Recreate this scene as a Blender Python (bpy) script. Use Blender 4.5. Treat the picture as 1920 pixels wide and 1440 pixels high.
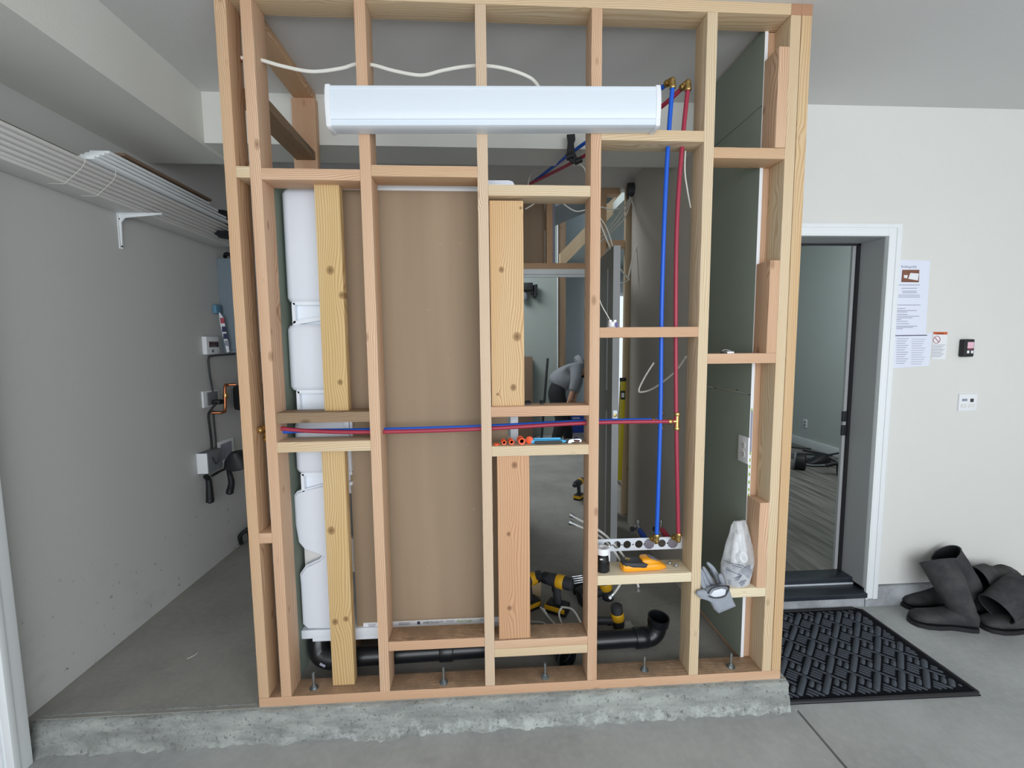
import bpy, bmesh, math, random
from mathutils import Vector, Matrix, Quaternion, noise as mnoise
random.seed(7)
SC = bpy.context.scene
for _o in list(bpy.data.objects): bpy.data.objects.remove(_o)
COL = SC.collection
PI = math.pi
# ------------------------------------------------------------------ camera
FPX = 823.31
CR = Vector((0.99824559, -0.05850513, -0.00910454))
CU = Vector((0.01427634, 0.08859894, 0.99596507))
CF = Vector((0.05746241, 0.99434772, -0.08927874))
CC = Vector((0.88842, -1.62202, 1.37787))
cam_d = bpy.data.cameras.new('camera'); cam_d.sensor_width = 36.0
cam_d.lens = FPX / 1920 * 36.0; cam_d.clip_start = .02; cam_d.clip_end = 200
cam = bpy.data.objects.new('camera', cam_d); COL.objects.link(cam)
cam.matrix_world = Matrix((( CR.x, CU.x, -CF.x, CC.x), (CR.y, CU.y, -CF.y, CC.y), (CR.z, CU.z, -CF.z, CC.z), (0, 0, 0, 1)))
SC.camera = cam
def _ray(u, v): return CF + CR * ((u - 960) / FPX) - CU * ((v - 720) / FPX)
def aY(u, v, Y): r = _ray(u, v); return CC + r * ((Y - CC.y) / r.y)
def aX(u, v, X): r = _ray(u, v); return CC + r * ((X - CC.x) / r.x)
def aZ(u, v, Z): r = _ray(u, v); return CC + r * ((Z - CC.z) / r.z)
# ------------------------------------------------------------------ world, lights, exposure
w = bpy.data.worlds.new('world'); SC.world = w; w.use_nodes = True
bg = w.node_tree.nodes['Background']; bg.inputs[0].default_value = (.86, .93, 1, 1); bg.inputs[1].default_value = 1.15
def area(name, loc, target, sx, sy, power, col):
    l = bpy.data.lights.new(name, 'AREA'); l.shape = 'RECTANGLE'; l.size = sx; l.size_y = sy; l.energy = power; l.color = col
    o = bpy.data.objects.new(name, l); COL.objects.link(o); o.location = loc
    d = Vector(target) - Vector(loc); o.rotation_euler = d.to_track_quat('-Z', 'Y').to_euler(); return o
area('daylight_garage_door', (1.9, -4.3, 1.35), (1.7, 0, .9), 5.0, 2.3, 125, (.93, .965, 1))
area('fill_far_room', (.2, 3.3, 3.3), (1.9, 4.4, .8), 1.6, 1.0, 62, (.92, .96, 1))  # added fill lamp high in the far room, no window modelled there
area('fill_side_room', (3.9, 1.5, 2.3), (4.9, 3.2, .9), 1.0, .8, 26, (.9, .97, 1))  # added unseen lamp that brightens the room beyond the doorway
SC.view_settings.view_transform = 'Standard'; SC.view_settings.look = 'None'
SC.view_settings.exposure = 0.0; SC.view_settings.gamma = 1.0; SC.view_settings.use_curve_mapping = False
try:
    SC.cycles.use_denoising = True; SC.cycles.max_bounces = 8; SC.cycles.diffuse_bounces = 5
    SC.cycles.transparent_max_bounces = 12
except Exception: pass
# ------------------------------------------------------------------ material helpers
class NT:
    def __init__(s, name):
        s.m = bpy.data.materials.new(name); s.m.use_nodes = True; s.t = s.m.node_tree; s.N = s.t.nodes; s.L = s.t.links
        s.b = s.N['Principled BSDF']
    def n(s, typ, **k):
        x = s.N.new(typ)
        for a, b in k.items(): setattr(x, a, b)
        return x
    def put(s, sock, v):
        if hasattr(v, 'is_linked') or isinstance(v, bpy.types.NodeSocket): s.L.new(v, sock)
        else:
            if isinstance(v, (tuple, list)) and len(v) == 3 and sock.type == 'RGBA': v = (*v, 1)
            sock.default_value = v
    def math(s, op, a, b=0.0, c=0.0, clamp=False):
        x = s.n('ShaderNodeMath', operation=op); x.use_clamp = clamp
        s.put(x.inputs[0], a); s.put(x.inputs[1], b)
        if len(x.inputs) > 2: s.put(x.inputs[2], c)
        return x.outputs[0]
    def vmath(s, op, a, b=(0, 0, 0)):
        x = s.n('ShaderNodeVectorMath', operation=op); s.put(x.inputs[0], a)
        if op == 'SCALE': s.put(x.inputs['Scale'], b)
        else: s.put(x.inputs[1], b)
        return x.outputs['Value'] if op in ('LENGTH', 'DISTANCE', 'DOT_PRODUCT') else x.outputs[0]
    def mix(s, f, a, b):
        x = s.n('ShaderNodeMix', data_type='RGBA'); s.put(x.inputs[0], f); s.put(x.inputs[6], a); s.put(x.inputs[7], b); return x.outputs[2]
    def noise(s, vec, scale, detail=3, rough=.5):
        x = s.n('ShaderNodeTexNoise'); s.put(x.inputs['Vector'], vec); s.put(x.inputs['Scale'], scale)
        x.inputs['Detail'].default_value = detail; x.inputs['Roughness'].default_value = rough; return x.outputs['Fac']
    def obj(s): return s.n('ShaderNodeTexCoord').outputs['Object']
    def step(s, v, lo, hi):
        x = s.n('ShaderNodeMapRange', interpolation_type='SMOOTHSTEP'); s.put(x.inputs[0], v); s.put(x.inputs[1], lo); s.put(x.inputs[2], hi); return x.outputs[0]
    def bump(s, h, strength=.3, dist=.002):
        x = s.n('ShaderNodeBump'); s.put(x.inputs['Height'], h); x.inputs['Strength'].default_value = strength; x.inputs['Distance'].default_value = dist
        s.L.new(x.outputs[0], s.b.inputs['Normal'])
    def base(s, c, rough=.6, metal=0.0, spec=None):
        s.put(s.b.inputs['Base Color'], c); s.put(s.b.inputs['Roughness'], rough); s.put(s.b.inputs['Metallic'], metal)
        if spec is not None: s.b.inputs['Specular IOR Level'].default_value = spec
        return s.m
def lin(r, g, b):
    f = lambda c: (c / 255 / 12.92) if c / 255 <= .04045 else ((c / 255 + .055) / 1.055) ** 2.4
    return (f(r), f(g), f(b))
def simple(name, rgb, rough=.5, metal=0.0, var=.06, sc=30.0, spec=None, bump=0.0):
    t = NT(name); c = lin(*rgb); nz = t.noise(t.obj(), sc)
    col = t.mix(nz, tuple(x * (1 - var) for x in c), tuple(min(1, x * (1 + var)) for x in c))
    if bump: t.bump(nz, bump, .001)
    return t.base(col, rough, metal, spec)
def paint(name, rgb, splat=False):
    t = NT(name); P = t.obj(); c = lin(*rgb)
    n1 = t.noise(P, 1.3, 2); n2 = t.noise(P, 170, 3)
    col = t.mix(n1, tuple(x * .95 for x in c), tuple(x * 1.04 for x in c))
    if splat:
        sx = t.n('ShaderNodeSeparateXYZ'); t.L.new(P, sx.inputs[0])
        low = t.math('SUBTRACT', 1.0, t.step(sx.outputs[2], .02, .62))
        m = t.math('MULTIPLY', t.step(t.noise(P, 26, 3, .6), .655, .70), low)
        m2 = t.math('MULTIPLY', t.step(t.noise(P, 3, 4, .7), .55, .8), low)
        col = t.mix(t.math('MULTIPLY', m2, .25), col, lin(120, 118, 112)); col = t.mix(t.math('MULTIPLY', m, .75), col, lin(90, 90, 88))
    t.bump(n2, .35, .0012)
    return t.base(col, .75, spec=.25)
def concrete(name, rgb, dark=.8, rough=.75, bump=.25, sc=1.0):
    t = NT(name); P = t.obj(); c = lin(*rgb)
    a = t.noise(P, 2.2 * sc, 6, .62); b = t.noise(P, 40 * sc, 4, .6); d = t.noise(t.vmath('MULTIPLY', P, (1, 5, 1)), 3.5 * sc, 4)
    col = t.mix(t.step(a, .3, .72), tuple(x * dark for x in c), tuple(x * 1.12 for x in c))
    col = t.mix(t.math('MULTIPLY', t.step(b, .35, .8), .22), col, tuple(x * 1.5 for x in c))
    col = t.mix(t.math('MULTIPLY', t.step(d, .58, .8), .3), col, tuple(x * .62 for x in c))
    t.bump(b, bump, .002)
    return t.base(col, rough, spec=.3)
def wood(name, base, dark, knots=None, freq=190., tone=None, knot_auto=True, dusty=False):
    """sawn softwood; local z runs along the board"""
    t = NT(name); P0 = t.obj(); base = lin(*base); dark = lin(*dark)
    if knots is None:
        rnd = t.n('ShaderNodeObjectInfo').outputs['Random']
        cx = t.n('ShaderNodeCombineXYZ'); t.put(cx.inputs[0], t.math('MULTIPLY', rnd, 3.7)); t.put(cx.inputs[1], t.math('MULTIPLY', rnd, 7.1)); t.put(cx.inputs[2], t.math('MULTIPLY', rnd, 41.))
        P = t.vmath('ADD', P0, cx.outputs[0])
    else: P = P0
    slow = t.noise(t.vmath('MULTIPLY', P, (7, 7, 1.1)), 1.0, 2)
    s = t.n('ShaderNodeSeparateXYZ'); t.L.new(P, s.inputs[0])
    x = t.math('ADD', s.outputs[0], t.math('MULTIPLY', t.math('SUBTRACT', slow, .5), .09))
    y = t.math('MULTIPLY', s.outputs[1], .55)
    ph = t.math('MULTIPLY', t.math('ADD', x, y), freq * 2 * PI / 1.0)
    fine = t.noise(t.vmath('MULTIPLY', P, (420, 420, 9)), 1.0, 2)
    km = None; kc = None
    if knots:
        s0 = t.n('ShaderNodeSeparateXYZ'); t.L.new(P0, s0.inputs[0])
        for kx, kz, kr in knots:
            dx = t.math('SUBTRACT', s0.outputs[0], kx); dz = t.math('MULTIPLY', t.math('SUBTRACT', s0.outputs[2], kz), .45)
            dx1 = t.math('MULTIPLY', dx, 1.0)
            r2 = t.math('ADD', t.math('MULTIPLY', dx1, dx1), t.math('MULTIPLY', dz, dz))
            g = t.math('EXPONENT', t.math('MULTIPLY', r2, -1.0 / (kr * 1.9) ** 2))
            sg = t.math('MULTIPLY', g, 9.0)
            ph = t.math('ADD', ph, sg)
            dz2 = t.math('MULTIPLY', dz, 1.9)
            rr = t.math('SQRT', t.math('ADD', t.math('MULTIPLY', dx, dx), t.math('MULTIPLY', dz2, dz2)))
            mk = t.math('SUBTRACT', 1.0, t.step(rr, kr * .62, kr)); mc = t.math('SUBTRACT', 1.0, t.step(rr, kr * .1, kr * .55))
            km = mk if km is None else t.math('MAXIMUM', km, mk); kc = mc if kc is None else t.math('MAXIMUM', kc, mc)
    elif knot_auto:
        vo = t.n('ShaderNodeTexVoronoi'); vo.feature = 'F1'; vo.inputs['Scale'].default_value = 1.0
        t.L.new(t.vmath('MULTIPLY', P, (13, 13, 6.5)), vo.inputs['Vector'])
        sc_ = t.n('ShaderNodeSeparateColor'); t.L.new(vo.outputs['Color'], sc_.inputs[0]); gate = t.step(sc_.outputs[0], .42, .46)
        d = vo.outputs['Distance']
        ph = t.math('ADD', ph, t.math('MULTIPLY', t.math('MULTIPLY', t.math('SUBTRACT', 1.0, t.step(d, .0, .45)), 8.0), gate))
        km = t.math('MULTIPLY', t.math('MULTIPLY', t.math('SUBTRACT', 1.0, t.step(d, .07, .17)), gate), .7); kc = t.math('MULTIPLY', t.math('SUBTRACT', 1.0, t.step(d, .0, .07)), gate)
    ring = t.math('POWER', t.math('MULTIPLY_ADD', t.math('SINE', ph), .5, .5), 2.2)
    if tone:
        big = t.step(t.noise(t.vmath('MULTIPLY', P, (9, 9, .8)), 1.0, 2), .35, .65)
        col = t.mix(big, base, lin(*tone))
    else: col = base
    col = t.mix(t.math('MULTIPLY', ring, .68), col, dark)
    col = t.mix(t.math('MULTIPLY', t.step(fine, .5, .8), .25), col, dark)
    if km is not None:
        col = t.mix(t.math('MULTIPLY', km, .75), col, tuple(c * .62 for c in dark)); col = t.mix(t.math('MULTIPLY', kc, .6), col, tuple(c * .3 for c in dark))
    if dusty:
        g = t.n('ShaderNodeSeparateXYZ'); t.L.new(t.n('ShaderNodeNewGeometry').outputs['Normal'], g.inputs[0])
        dn_ = t.math('MULTIPLY', t.step(g.outputs[2], .6, .8), t.math('MULTIPLY_ADD', t.step(t.noise(P0, 16, 5, .7), .3, .62), .35, .45)); col = t.mix(dn_, col, lin(128, 108, 86))
    t.bump(t.math('ADD', ring, fine), .15, .0006)
    return t.base(col, .65, spec=.25)
FIR = (226, 186, 152); FIRD = (188, 134, 96)
M = {}
M['fir'] = wood('fir_pink', (222, 190, 160), (172, 128, 98), tone=(210, 172, 140))
M['fir2'] = wood('fir_orange', (212, 176, 140), (166, 120, 86), tone=(214, 184, 150))
M['firdust'] = wood('fir_site_dust', (222, 190, 160), (172, 128, 98), tone=(210, 172, 140), dusty=True)
M['stripe'] = wood('fir_striped', (222, 200, 174), (170, 132, 104), freq=230)
M['pale'] = wood('pine_pale', (220, 202, 172), (190, 160, 124), tone=(214, 190, 156), freq=150)
M['white'] = wood('pine_white', (230, 218, 190), (206, 184, 148), freq=130)
M['weath'] = wood('pine_weathered', (158, 134, 108), (104, 82, 62), tone=(138, 116, 94))
M['yellowish'] = wood('pine_yellowish', (218, 196, 158), (184, 146, 104), tone=(208, 176, 136), freq=120)
M['end'] = wood('fir_end', (184, 142, 112), (146, 104, 76), freq=260, knot_auto=False)
M['paint_left'] = paint('wall_paint_left', (204, 204, 202), True)
M['paint_right'] = paint('wall_paint_right', (222, 222, 218))
M['paint_ceiling'] = paint('ceiling_paint', (214, 214, 213))
M['paint_beam'] = paint('beam_paint', (226, 226, 220))
M['paint_room'] = paint('room_paint', (196, 204, 200))
M['paint_far'] = paint('far_room_paint', (196, 204, 208))
M['conc'] = concrete('garage_concrete', (168, 170, 169), .84)
M['slab'] = concrete('slab_concrete', (152, 150, 144), .82)
def _curb():
    t = NT('curb_concrete'); P = t.obj(); c = lin(170, 174, 170)
    s_ = t.n('ShaderNodeSeparateXYZ'); t.L.new(P, s_.inputs[0])
    a = t.noise(t.vmath('MULTIPLY', P, (1, 1, 3)), 4, 6, .65); f = t.noise(P, 75, 5, .7); h = t.noise(t.vmath('MULTIPLY', P, (1, 1, 9)), 3, 3)
    col = t.mix(t.step(a, .32, .7), tuple(x * .6 for x in c), tuple(x * 1.08 for x in c))
    col = t.mix(t.math('MULTIPLY', t.step(h, .5, .62), .3), col, tuple(x * .6 for x in c))
    edge = t.math('ADD', s_.outputs[2], t.math('MULTIPLY', t.math('SUBTRACT', t.noise(P, 14, 4, .7), .5), .09))
    low = t.math('MULTIPLY', t.math('SUBTRACT', 1.0, t.step(edge, -.095, -.065)), t.step(s_.outputs[0], -.4, .6))
    col = t.mix(t.math('MULTIPLY', low, t.math('MULTIPLY', t.step(t.noise(P, 22, 4, .7), .42, .62), .6)), col, lin(204, 208, 206))
    pit = t.math('MULTIPLY', t.math('SUBTRACT', 1.0, t.step(f, .33, .44)), .85)
    col = t.mix(pit, col, tuple(x * .32 for x in c)); t.bump(t.math('ADD', f, a), 1.0, .006)
    return t.base(col, .85, spec=.2)
M['curb'] = _curb()
M['stem'] = concrete('stem_wall_concrete', (172, 176, 180), .62, bump=.6, sc=3.2)
M['trim'] = simple('white_trim_paint', (236, 240, 242), .4, var=.02)
M['trimgrey'] = simple('primed_trim', (226, 224, 222), .5, var=.04, sc=8)
M['jamb'] = simple('door_jamb_grey', (172, 174, 176), .5, var=.03)
M['black'] = simple('black_rubber', (26, 27, 30), .55)
M['blackgloss'] = simple('black_plastic_pipe', (24, 26, 30), .28)
M['sill'] = simple('dark_sill', (40, 46, 54), .4, var=.3, sc=14)
M['green'] = NT('green_drywall')
def _g():
    t = M['green']; P = t.obj(); c = lin(136, 146, 134)
    a = t.noise(P, 3, 4); f = t.noise(P, 90, 2)
    col = t.mix(a, tuple(x * .9 for x in c), tuple(x * 1.08 for x in c)); t.bump(f, .08, .001)
    return t.base(col, .85, spec=.15)
M['green'] = _g()
M['brown'] = NT('brown_paper')
def _b():
    t = M['brown']; P = t.obj(); c = lin(158, 138, 116)
    a = t.noise(t.vmath('MULTIPLY', P, (9, 1, .5)), 1, 3); f = t.noise(P, 240, 2)
    col = t.mix(t.step(a, .3, .7), tuple(x * .92 for x in c), tuple(x * 1.07 for x in c))
    sp = t.step(t.noise(P, 55, 2), .74, .8); col = t.mix(t.math('MULTIPLY', sp, .35), col, lin(200, 190, 175))
    t.bump(f, .15, .0008)
    return t.base(col, .85, spec=.15)
M['brown'] = _b()
M['acryl'] = simple('white_acrylic', (222, 227, 236), .38, var=.015)
M['acryl_gloss'] = simple('white_gloss_plastic', (232, 238, 246), .2, var=.015)
M['lens'] = simple('white_lamp_lens', (222, 231, 240), .3, var=.012)
M['brass'] = simple('brass', (196, 168, 108), .28, 1.0)
M['chrome'] = simple('chrome', (205, 208, 212), .18, 1.0)
M['zinc'] = simple('zinc_steel', (176, 184, 188), .35, 1.0, var=.15)
M['galv'] = simple('galvanised_strip', (214, 220, 228), .4, .25, var=.08)
M['blue'] = simple('blue_pipe', (28, 94, 208), .35, var=.04)
M['red'] = simple('red_pipe', (164, 50, 72), .38, var=.04)
M['cable'] = simple('white_cable', (222, 220, 212), .45, var=.03)
M['copper'] = simple('copper', (190, 120, 86), .3, 1.0)
M['orange'] = simple('orange_plastic', (240, 92, 46), .4)
M['yellow'] = simple('amber_plastic', (248, 168, 28), .3, var=.02)
M['tyellow'] = simple('tool_yellow', (226, 172, 34), .4, var=.05)
M['lyellow'] = simple('level_yellow', (206, 190, 30), .4, var=.04)
M['skyblue'] = simple('cyan_plastic', (72, 178, 226), .35)
M['dgrey'] = simple('dark_grey_rubber', (52, 54, 58), .55)
M['grey'] = simple('mid_grey', (120, 124, 128), .6)
M['heater'] = simple('blue_grey_enamel', (128, 142, 152), .45, var=.03)
M['white'+'p'] = simple('white_plastic', (236, 238, 242), .4, var=.02)
M['paper'] = simple('paper', (228, 232, 246), .7, var=.02, sc=12)
M['ink'] = simple('grey_ink', (150, 152, 168), .8)
M['darkink'] = simple('dark_ink', (60, 62, 92), .8)
M['mat'] = simple('charcoal_mat', (72, 78, 87), .85, var=.25, sc=120, bump=.6)
M['boot'] = NT('dusty_boot_rubber')
def _bo():
    t = M['boot']; P = t.obj(); a = t.noise(P, 9, 5, .65)
    col = t.mix(t.step(a, .35, .75), lin(50, 51, 54), lin(76, 75, 74)); t.bump(a, .25, .003)
    return t.base(col, .75, spec=.3)
M['boot'] = _bo()
M['glove'] = simple('grey_glove_fabric', (150, 156, 166), .8, var=.18, sc=60, bump=.4)
M['purple'] = simple('purple_label', (88, 74, 150), .5)
M['navy'] = simple('navy_box_print', (24, 56, 132), .5, var=.05)
M['card'] = simple('brown_cardboard', (120, 98, 80), .8, var=.08)
M['hoodie'] = simple('grey_hoodie_cloth', (128, 132, 136), .9, var=.12, sc=20, bump=.5)
M['pants'] = simple('black_trousers_cloth', (24, 24, 27), .85, var=.2)
M['skin'] = simple('skin', (176, 132, 108), .6)
M['hair'] = simple('dark_hair', (34, 28, 26), .7)
M['doorleaf'] = simple('painted_door', (120, 118, 110), .5, var=.03)
M['laminate'] = NT('grey_laminate')
def _la():
    t = M['laminate']; P = t.obj(); n = t.noise(t.vmath('MULTIPLY', P, (14, 1.2, 1)), 1.5, 4)
    col = t.mix(t.step(n, .3, .7), lin(96, 92, 88), lin(140, 136, 130)); return t.base(col, .5)
M['laminate'] = _la()
M['window'] = NT('window_glass')
def _w():
    t = M['window']; g = t.b; t.base((.9, .97, 1), .02); g.inputs['Transmission Weight'].default_value = 1; g.inputs['IOR'].default_value = 1.02; return t.m
M['window'] = _w()
def _bag():
    t = NT('clear_plastic_bag'); t.base((.93, .95, .97), .18); tr = t.n('ShaderNodeBsdfTransparent'); mx = t.n('ShaderNodeMixShader')
    lw = t.n('ShaderNodeLayerWeight'); lw.inputs[0].default_value = .35
    f = t.math('MULTIPLY_ADD', lw.outputs['Facing'], .5, .24, clamp=True)
    t.L.new(f, mx.inputs[0]); t.L.new(tr.outputs[0], mx.inputs[1]); t.L.new(t.b.outputs[0], mx.inputs[2])
    t.L.new(mx.outputs[0], t.N['Material Output'].inputs[0]); return t.m
M['bag'] = _bag()
M['clear'] = simple('frosted_clear_tube', (206, 206, 200), .25, var=.04)
M['purplegrey'] = simple('grey_clip_plastic', (110, 106, 116), .5)
M['peach'] = simple('lit_display', (236, 190, 206), .4)
M['rust'] = simple('warning_orange', (206, 104, 62), .6)
M['signred'] = simple('sign_red', (176, 76, 92), .6)
M['greenink'] = simple('green_ink', (150, 184, 70), .7)
M['photo_brown'] = simple('printed_photo_brown', (128, 84, 66), .7, var=.4, sc=40)
# ------------------------------------------------------------------ geometry helpers
def thing(name, label, cat, loc=(0, 0, 0), group=None):
    o = bpy.data.objects.new(name, None); COL.objects.link(o); o.location = loc; o.empty_display_size = .05
    o['label'] = label; o['category'] = cat
    if group: o['group'] = group
    return o
def link(name, me, mat, parent=None, label=None, cat=None, group=None, kind=None, smooth=None):
    o = bpy.data.objects.new(name, me); COL.objects.link(o)
    if mat: me.materials.append(mat)
    if parent:
        o.parent = parent
        P = parent; loc = Vector((0, 0, 0))
        mw = Matrix.Identity(4); ch = []
        while P: ch.append(P); P = P.parent
        for p in reversed(ch): mw = mw @ (p.matrix_parent_inverse if p.parent else Matrix.Identity(4)) @ Matrix.LocRotScale(p.location, p.rotation_euler, p.scale)
        o.matrix_parent_inverse = mw.inverted()
    if label: o['label'] = label
    if cat: o['category'] = cat
    if group: o['group'] = group
    if kind: o['kind'] = kind
    if smooth:
        me.polygons.foreach_set('use_smooth', [True] * len(me.polygons))
        if smooth != 'all':
            try: me.set_sharp_from_angle(angle=math.radians(smooth))
            except Exception: pass
    return o
def obj(name, bm, mat, parent=None, smooth=40, **k):
    me = bpy.data.meshes.new(name); bm.normal_update(); bm.to_mesh(me); bm.free(); return link(name, me, mat, parent, smooth=smooth, **k)
def B(): return bmesh.new()
def box(bm, x0, x1, y0, y1, z0, z1, bev=0.0, M4=None):
    if x1 < x0: x0, x1 = x1, x0
    if y1 < y0: y0, y1 = y1, y0
    if z1 < z0: z0, z1 = z1, z0
    r = bmesh.ops.create_cube(bm, size=1.0)['verts']
    for v in r: v.co = Vector(((v.co.x + .5) * (x1 - x0) + x0, (v.co.y + .5) * (y1 - y0) + y0, (v.co.z + .5) * (z1 - z0) + z0))
    if bev:
        es = list({e for v in r for e in v.link_edges}); q = bmesh.ops.bevel(bm, geom=es, offset=bev, segments=2, profile=.6, affect='EDGES', clamp_overlap=True)
        r = list({v for f in q['faces'] for v in f.verts} | {v for v in r if v.is_valid})
    if M4 is not None:
        for v in r: v.co = M4 @ v.co
    return bm
def bx(x0, x1, y0, y1, z0, z1, bev=0.0, M4=None): return box(B(), x0, x1, y0, y1, z0, z1, bev, M4)
def smoothpath(pts, n=8):
    P = [Vector(p) for p in pts]
    if len(P) < 3: return P
    out = []
    for i in range(len(P) - 1):
        a = P[max(i - 1, 0)]; b = P[i]; c = P[i + 1]; d = P[min(i + 2, len(P) - 1)]
        for k in range(n):
            t = k / n
            out.append(.5 * ((2 * b) + (c - a) * t + (2 * a - 5 * b + 4 * c - d) * t * t + (3 * b - a - 3 * c + d) * t ** 3))
    out.append(P[-1]); return out
def frames(P):
    T = []
    for i in range(len(P)):
        d = (P[min(i + 1, len(P) - 1)] - P[max(i - 1, 0)]); T.append(d.normalized() if d.length > 1e-9 else Vector((0, 0, 1)))
    up = Vector((0, 0, 1)) if abs(T[0].z) < .9 else Vector((0, 1, 0))
    N = [(up - T[0] * up.dot(T[0])).normalized()]
    for i in range(1, len(P)):
        q = T[i - 1].rotation_difference(T[i]); n = q @ N[-1]; n = (n - T[i] * n.dot(T[i])).normalized(); N.append(n)
    return T, N
def tube(bm, pts, r, seg=10, sm=8, cap=True):
    P = smoothpath(pts, sm) if sm else [Vector(p) for p in pts]
    T, N = frames(P); rings = []
    for i, p in enumerate(P):
        rr = r(i / (len(P) - 1)) if callable(r) else r
        Bn = T[i].cross(N[i]); rings.append([bm.verts.new(p + N[i] * (math.cos(2 * PI * k / seg) * rr) + Bn * (math.sin(2 * PI * k / seg) * rr)) for k in range(seg)])
    for a, b in zip(rings, rings[1:]):
        for k in range(seg): bm.faces.new((a[k], a[(k + 1) % seg], b[(k + 1) % seg], b[k]))
    if cap: bm.faces.new(rings[0][::-1]); bm.faces.new(rings[-1])
    return bm
def flat(bm, pts, wx, wy, sm=8, side=None):
    """ribbon-like flat cable with elliptical section"""
    P = smoothpath(pts, sm); T, N = frames(P); seg = 8; rings = []
    for i, p in enumerate(P):
        Bn = T[i].cross(N[i]); rings.append([bm.verts.new(p + N[i] * (math.cos(2 * PI * k / seg) * wx) + Bn * (math.sin(2 * PI * k / seg) * wy)) for k in range(seg)])
    for a, b in zip(rings, rings[1:]):
        for k in range(seg): bm.faces.new((a[k], a[(k + 1) % seg], b[(k + 1) % seg], b[k]))
    bm.faces.new(rings[0][::-1]); bm.faces.new(rings[-1]); return bm
def lathe(bm, prof, origin, axis=(0, 0, 1), seg=24, cap=True):
    A = Vector(axis).normalized(); up = Vector((0, 0, 1)) if abs(A.z) < .9 else Vector((1, 0, 0))
    X = A.cross(up).normalized(); Y = A.cross(X); O = Vector(origin); rings = []
    for r, h in prof: rings.append([bm.verts.new(O + A * h + (X * math.cos(2 * PI * k / seg) + Y * math.sin(2 * PI * k / seg)) * max(r, 1e-5)) for k in range(seg)])
    for a, b in zip(rings, rings[1:]):
        for k in range(seg): bm.faces.new((a[k], a[(k + 1) % seg], b[(k + 1) % seg], b[k]))
    if cap:
        bm.faces.new(rings[0][::-1]); bm.faces.new(rings[-1])
    bmesh.ops.recalc_face_normals(bm, faces=bm.faces[:]) if False else None
    return bm
def cyl(bm, a, b, r, seg=16):
    a = Vector(a); b = Vector(b); return lathe(bm, [(r, 0), (r, (b - a).length)], a, b - a, seg)
def prism(bm, pts, d):
    """closed outline of 3D points, extruded by vector d"""
    d = Vector(d); a = [bm.verts.new(Vector(p)) for p in pts]; b = [bm.verts.new(Vector(p) + d) for p in pts]
    n = len(pts); fs = [bm.faces.new(a), bm.faces.new(b[::-1])]
    for i in range(n): fs.append(bm.faces.new((a[i], b[i], b[(i + 1) % n], a[(i + 1) % n])))
    bmesh.ops.recalc_face_normals(bm, faces=fs); return bm
def loft(bm, rings, cap=True):
    R = [[bm.verts.new(p) for p in r] for r in rings]; fs = []
    for a, b in zip(R, R[1:]):
        n = len(a)
        for k in range(n): fs.append(bm.faces.new((a[k], a[(k + 1) % n], b[(k + 1) % n], b[k])))
    if cap: fs.append(bm.faces.new(R[0][::-1])); fs.append(bm.faces.new(R[-1]))
    bmesh.ops.recalc_face_normals(bm, faces=fs); return bm
def ell(c, ax, ay, rx, ry, seg=20, p=2.0):
    out = []
    for k in range(seg):
        t = 2 * PI * k / seg; cs, sn = math.cos(t), math.sin(t)
        out.append(Vector(c) + Vector(ax) * (rx * math.copysign(abs(cs) ** (2 / p), cs)) + Vector(ay) * (ry * math.copysign(abs(sn) ** (2 / p), sn)))
    return out
def struct(name, bm, mat, parent=None, label=None): return obj(name, bm, mat, parent, kind='structure' if not parent else None, label=label, smooth=30)
def text(name, s, size, mat, origin, xd, yd, parent, ext=.0003, label=None, align='LEFT'):
    c = bpy.data.curves.new(name, 'FONT'); c.body = s; c.size = size; c.extrude = ext; c.align_x = align; c.resolution_u = 2
    t = bpy.data.objects.new('tmp_text', c); COL.objects.link(t); bpy.context.view_layer.update()
    me = bpy.data.meshes.new_from_object(t.evaluated_get(bpy.context.evaluated_depsgraph_get())); bpy.data.objects.remove(t)
    xd = Vector(xd).normalized(); yd = Vector(yd); yd = (yd - xd * yd.dot(xd)).normalized(); zd = xd.cross(yd); O = Vector(origin)
    for v in me.vertices: v.co = O + xd * v.co.x + yd * v.co.y + zd * v.co.z
    me.materials.clear(); return link(name, me, mat, parent, label=label)
def skin(name, verts, edges, radii, mat, parent, sub=2, root=0):
    me = bpy.data.meshes.new(name); me.from_pydata([tuple(v) for v in verts], edges, []); o = bpy.data.objects.new(name, me); COL.objects.link(o)
    md = o.modifiers.new('skin', 'SKIN'); md.use_smooth_shade = True
    for i, r in enumerate(radii):
        sv = me.skin_vertices[0].data[i]; sv.radius = (r, r) if not isinstance(r, tuple) else r; sv.use_root = (i == root)
    s = o.modifiers.new('sub', 'SUBSURF'); s.levels = sub; s.render_levels = sub
    bpy.context.view_layer.update()
    me2 = bpy.data.meshes.new_from_object(o.evaluated_get(bpy.context.evaluated_depsgraph_get())); bpy.data.objects.remove(o)
    me2.materials.clear(); return link(name, me2, mat, parent, smooth='all')
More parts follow.
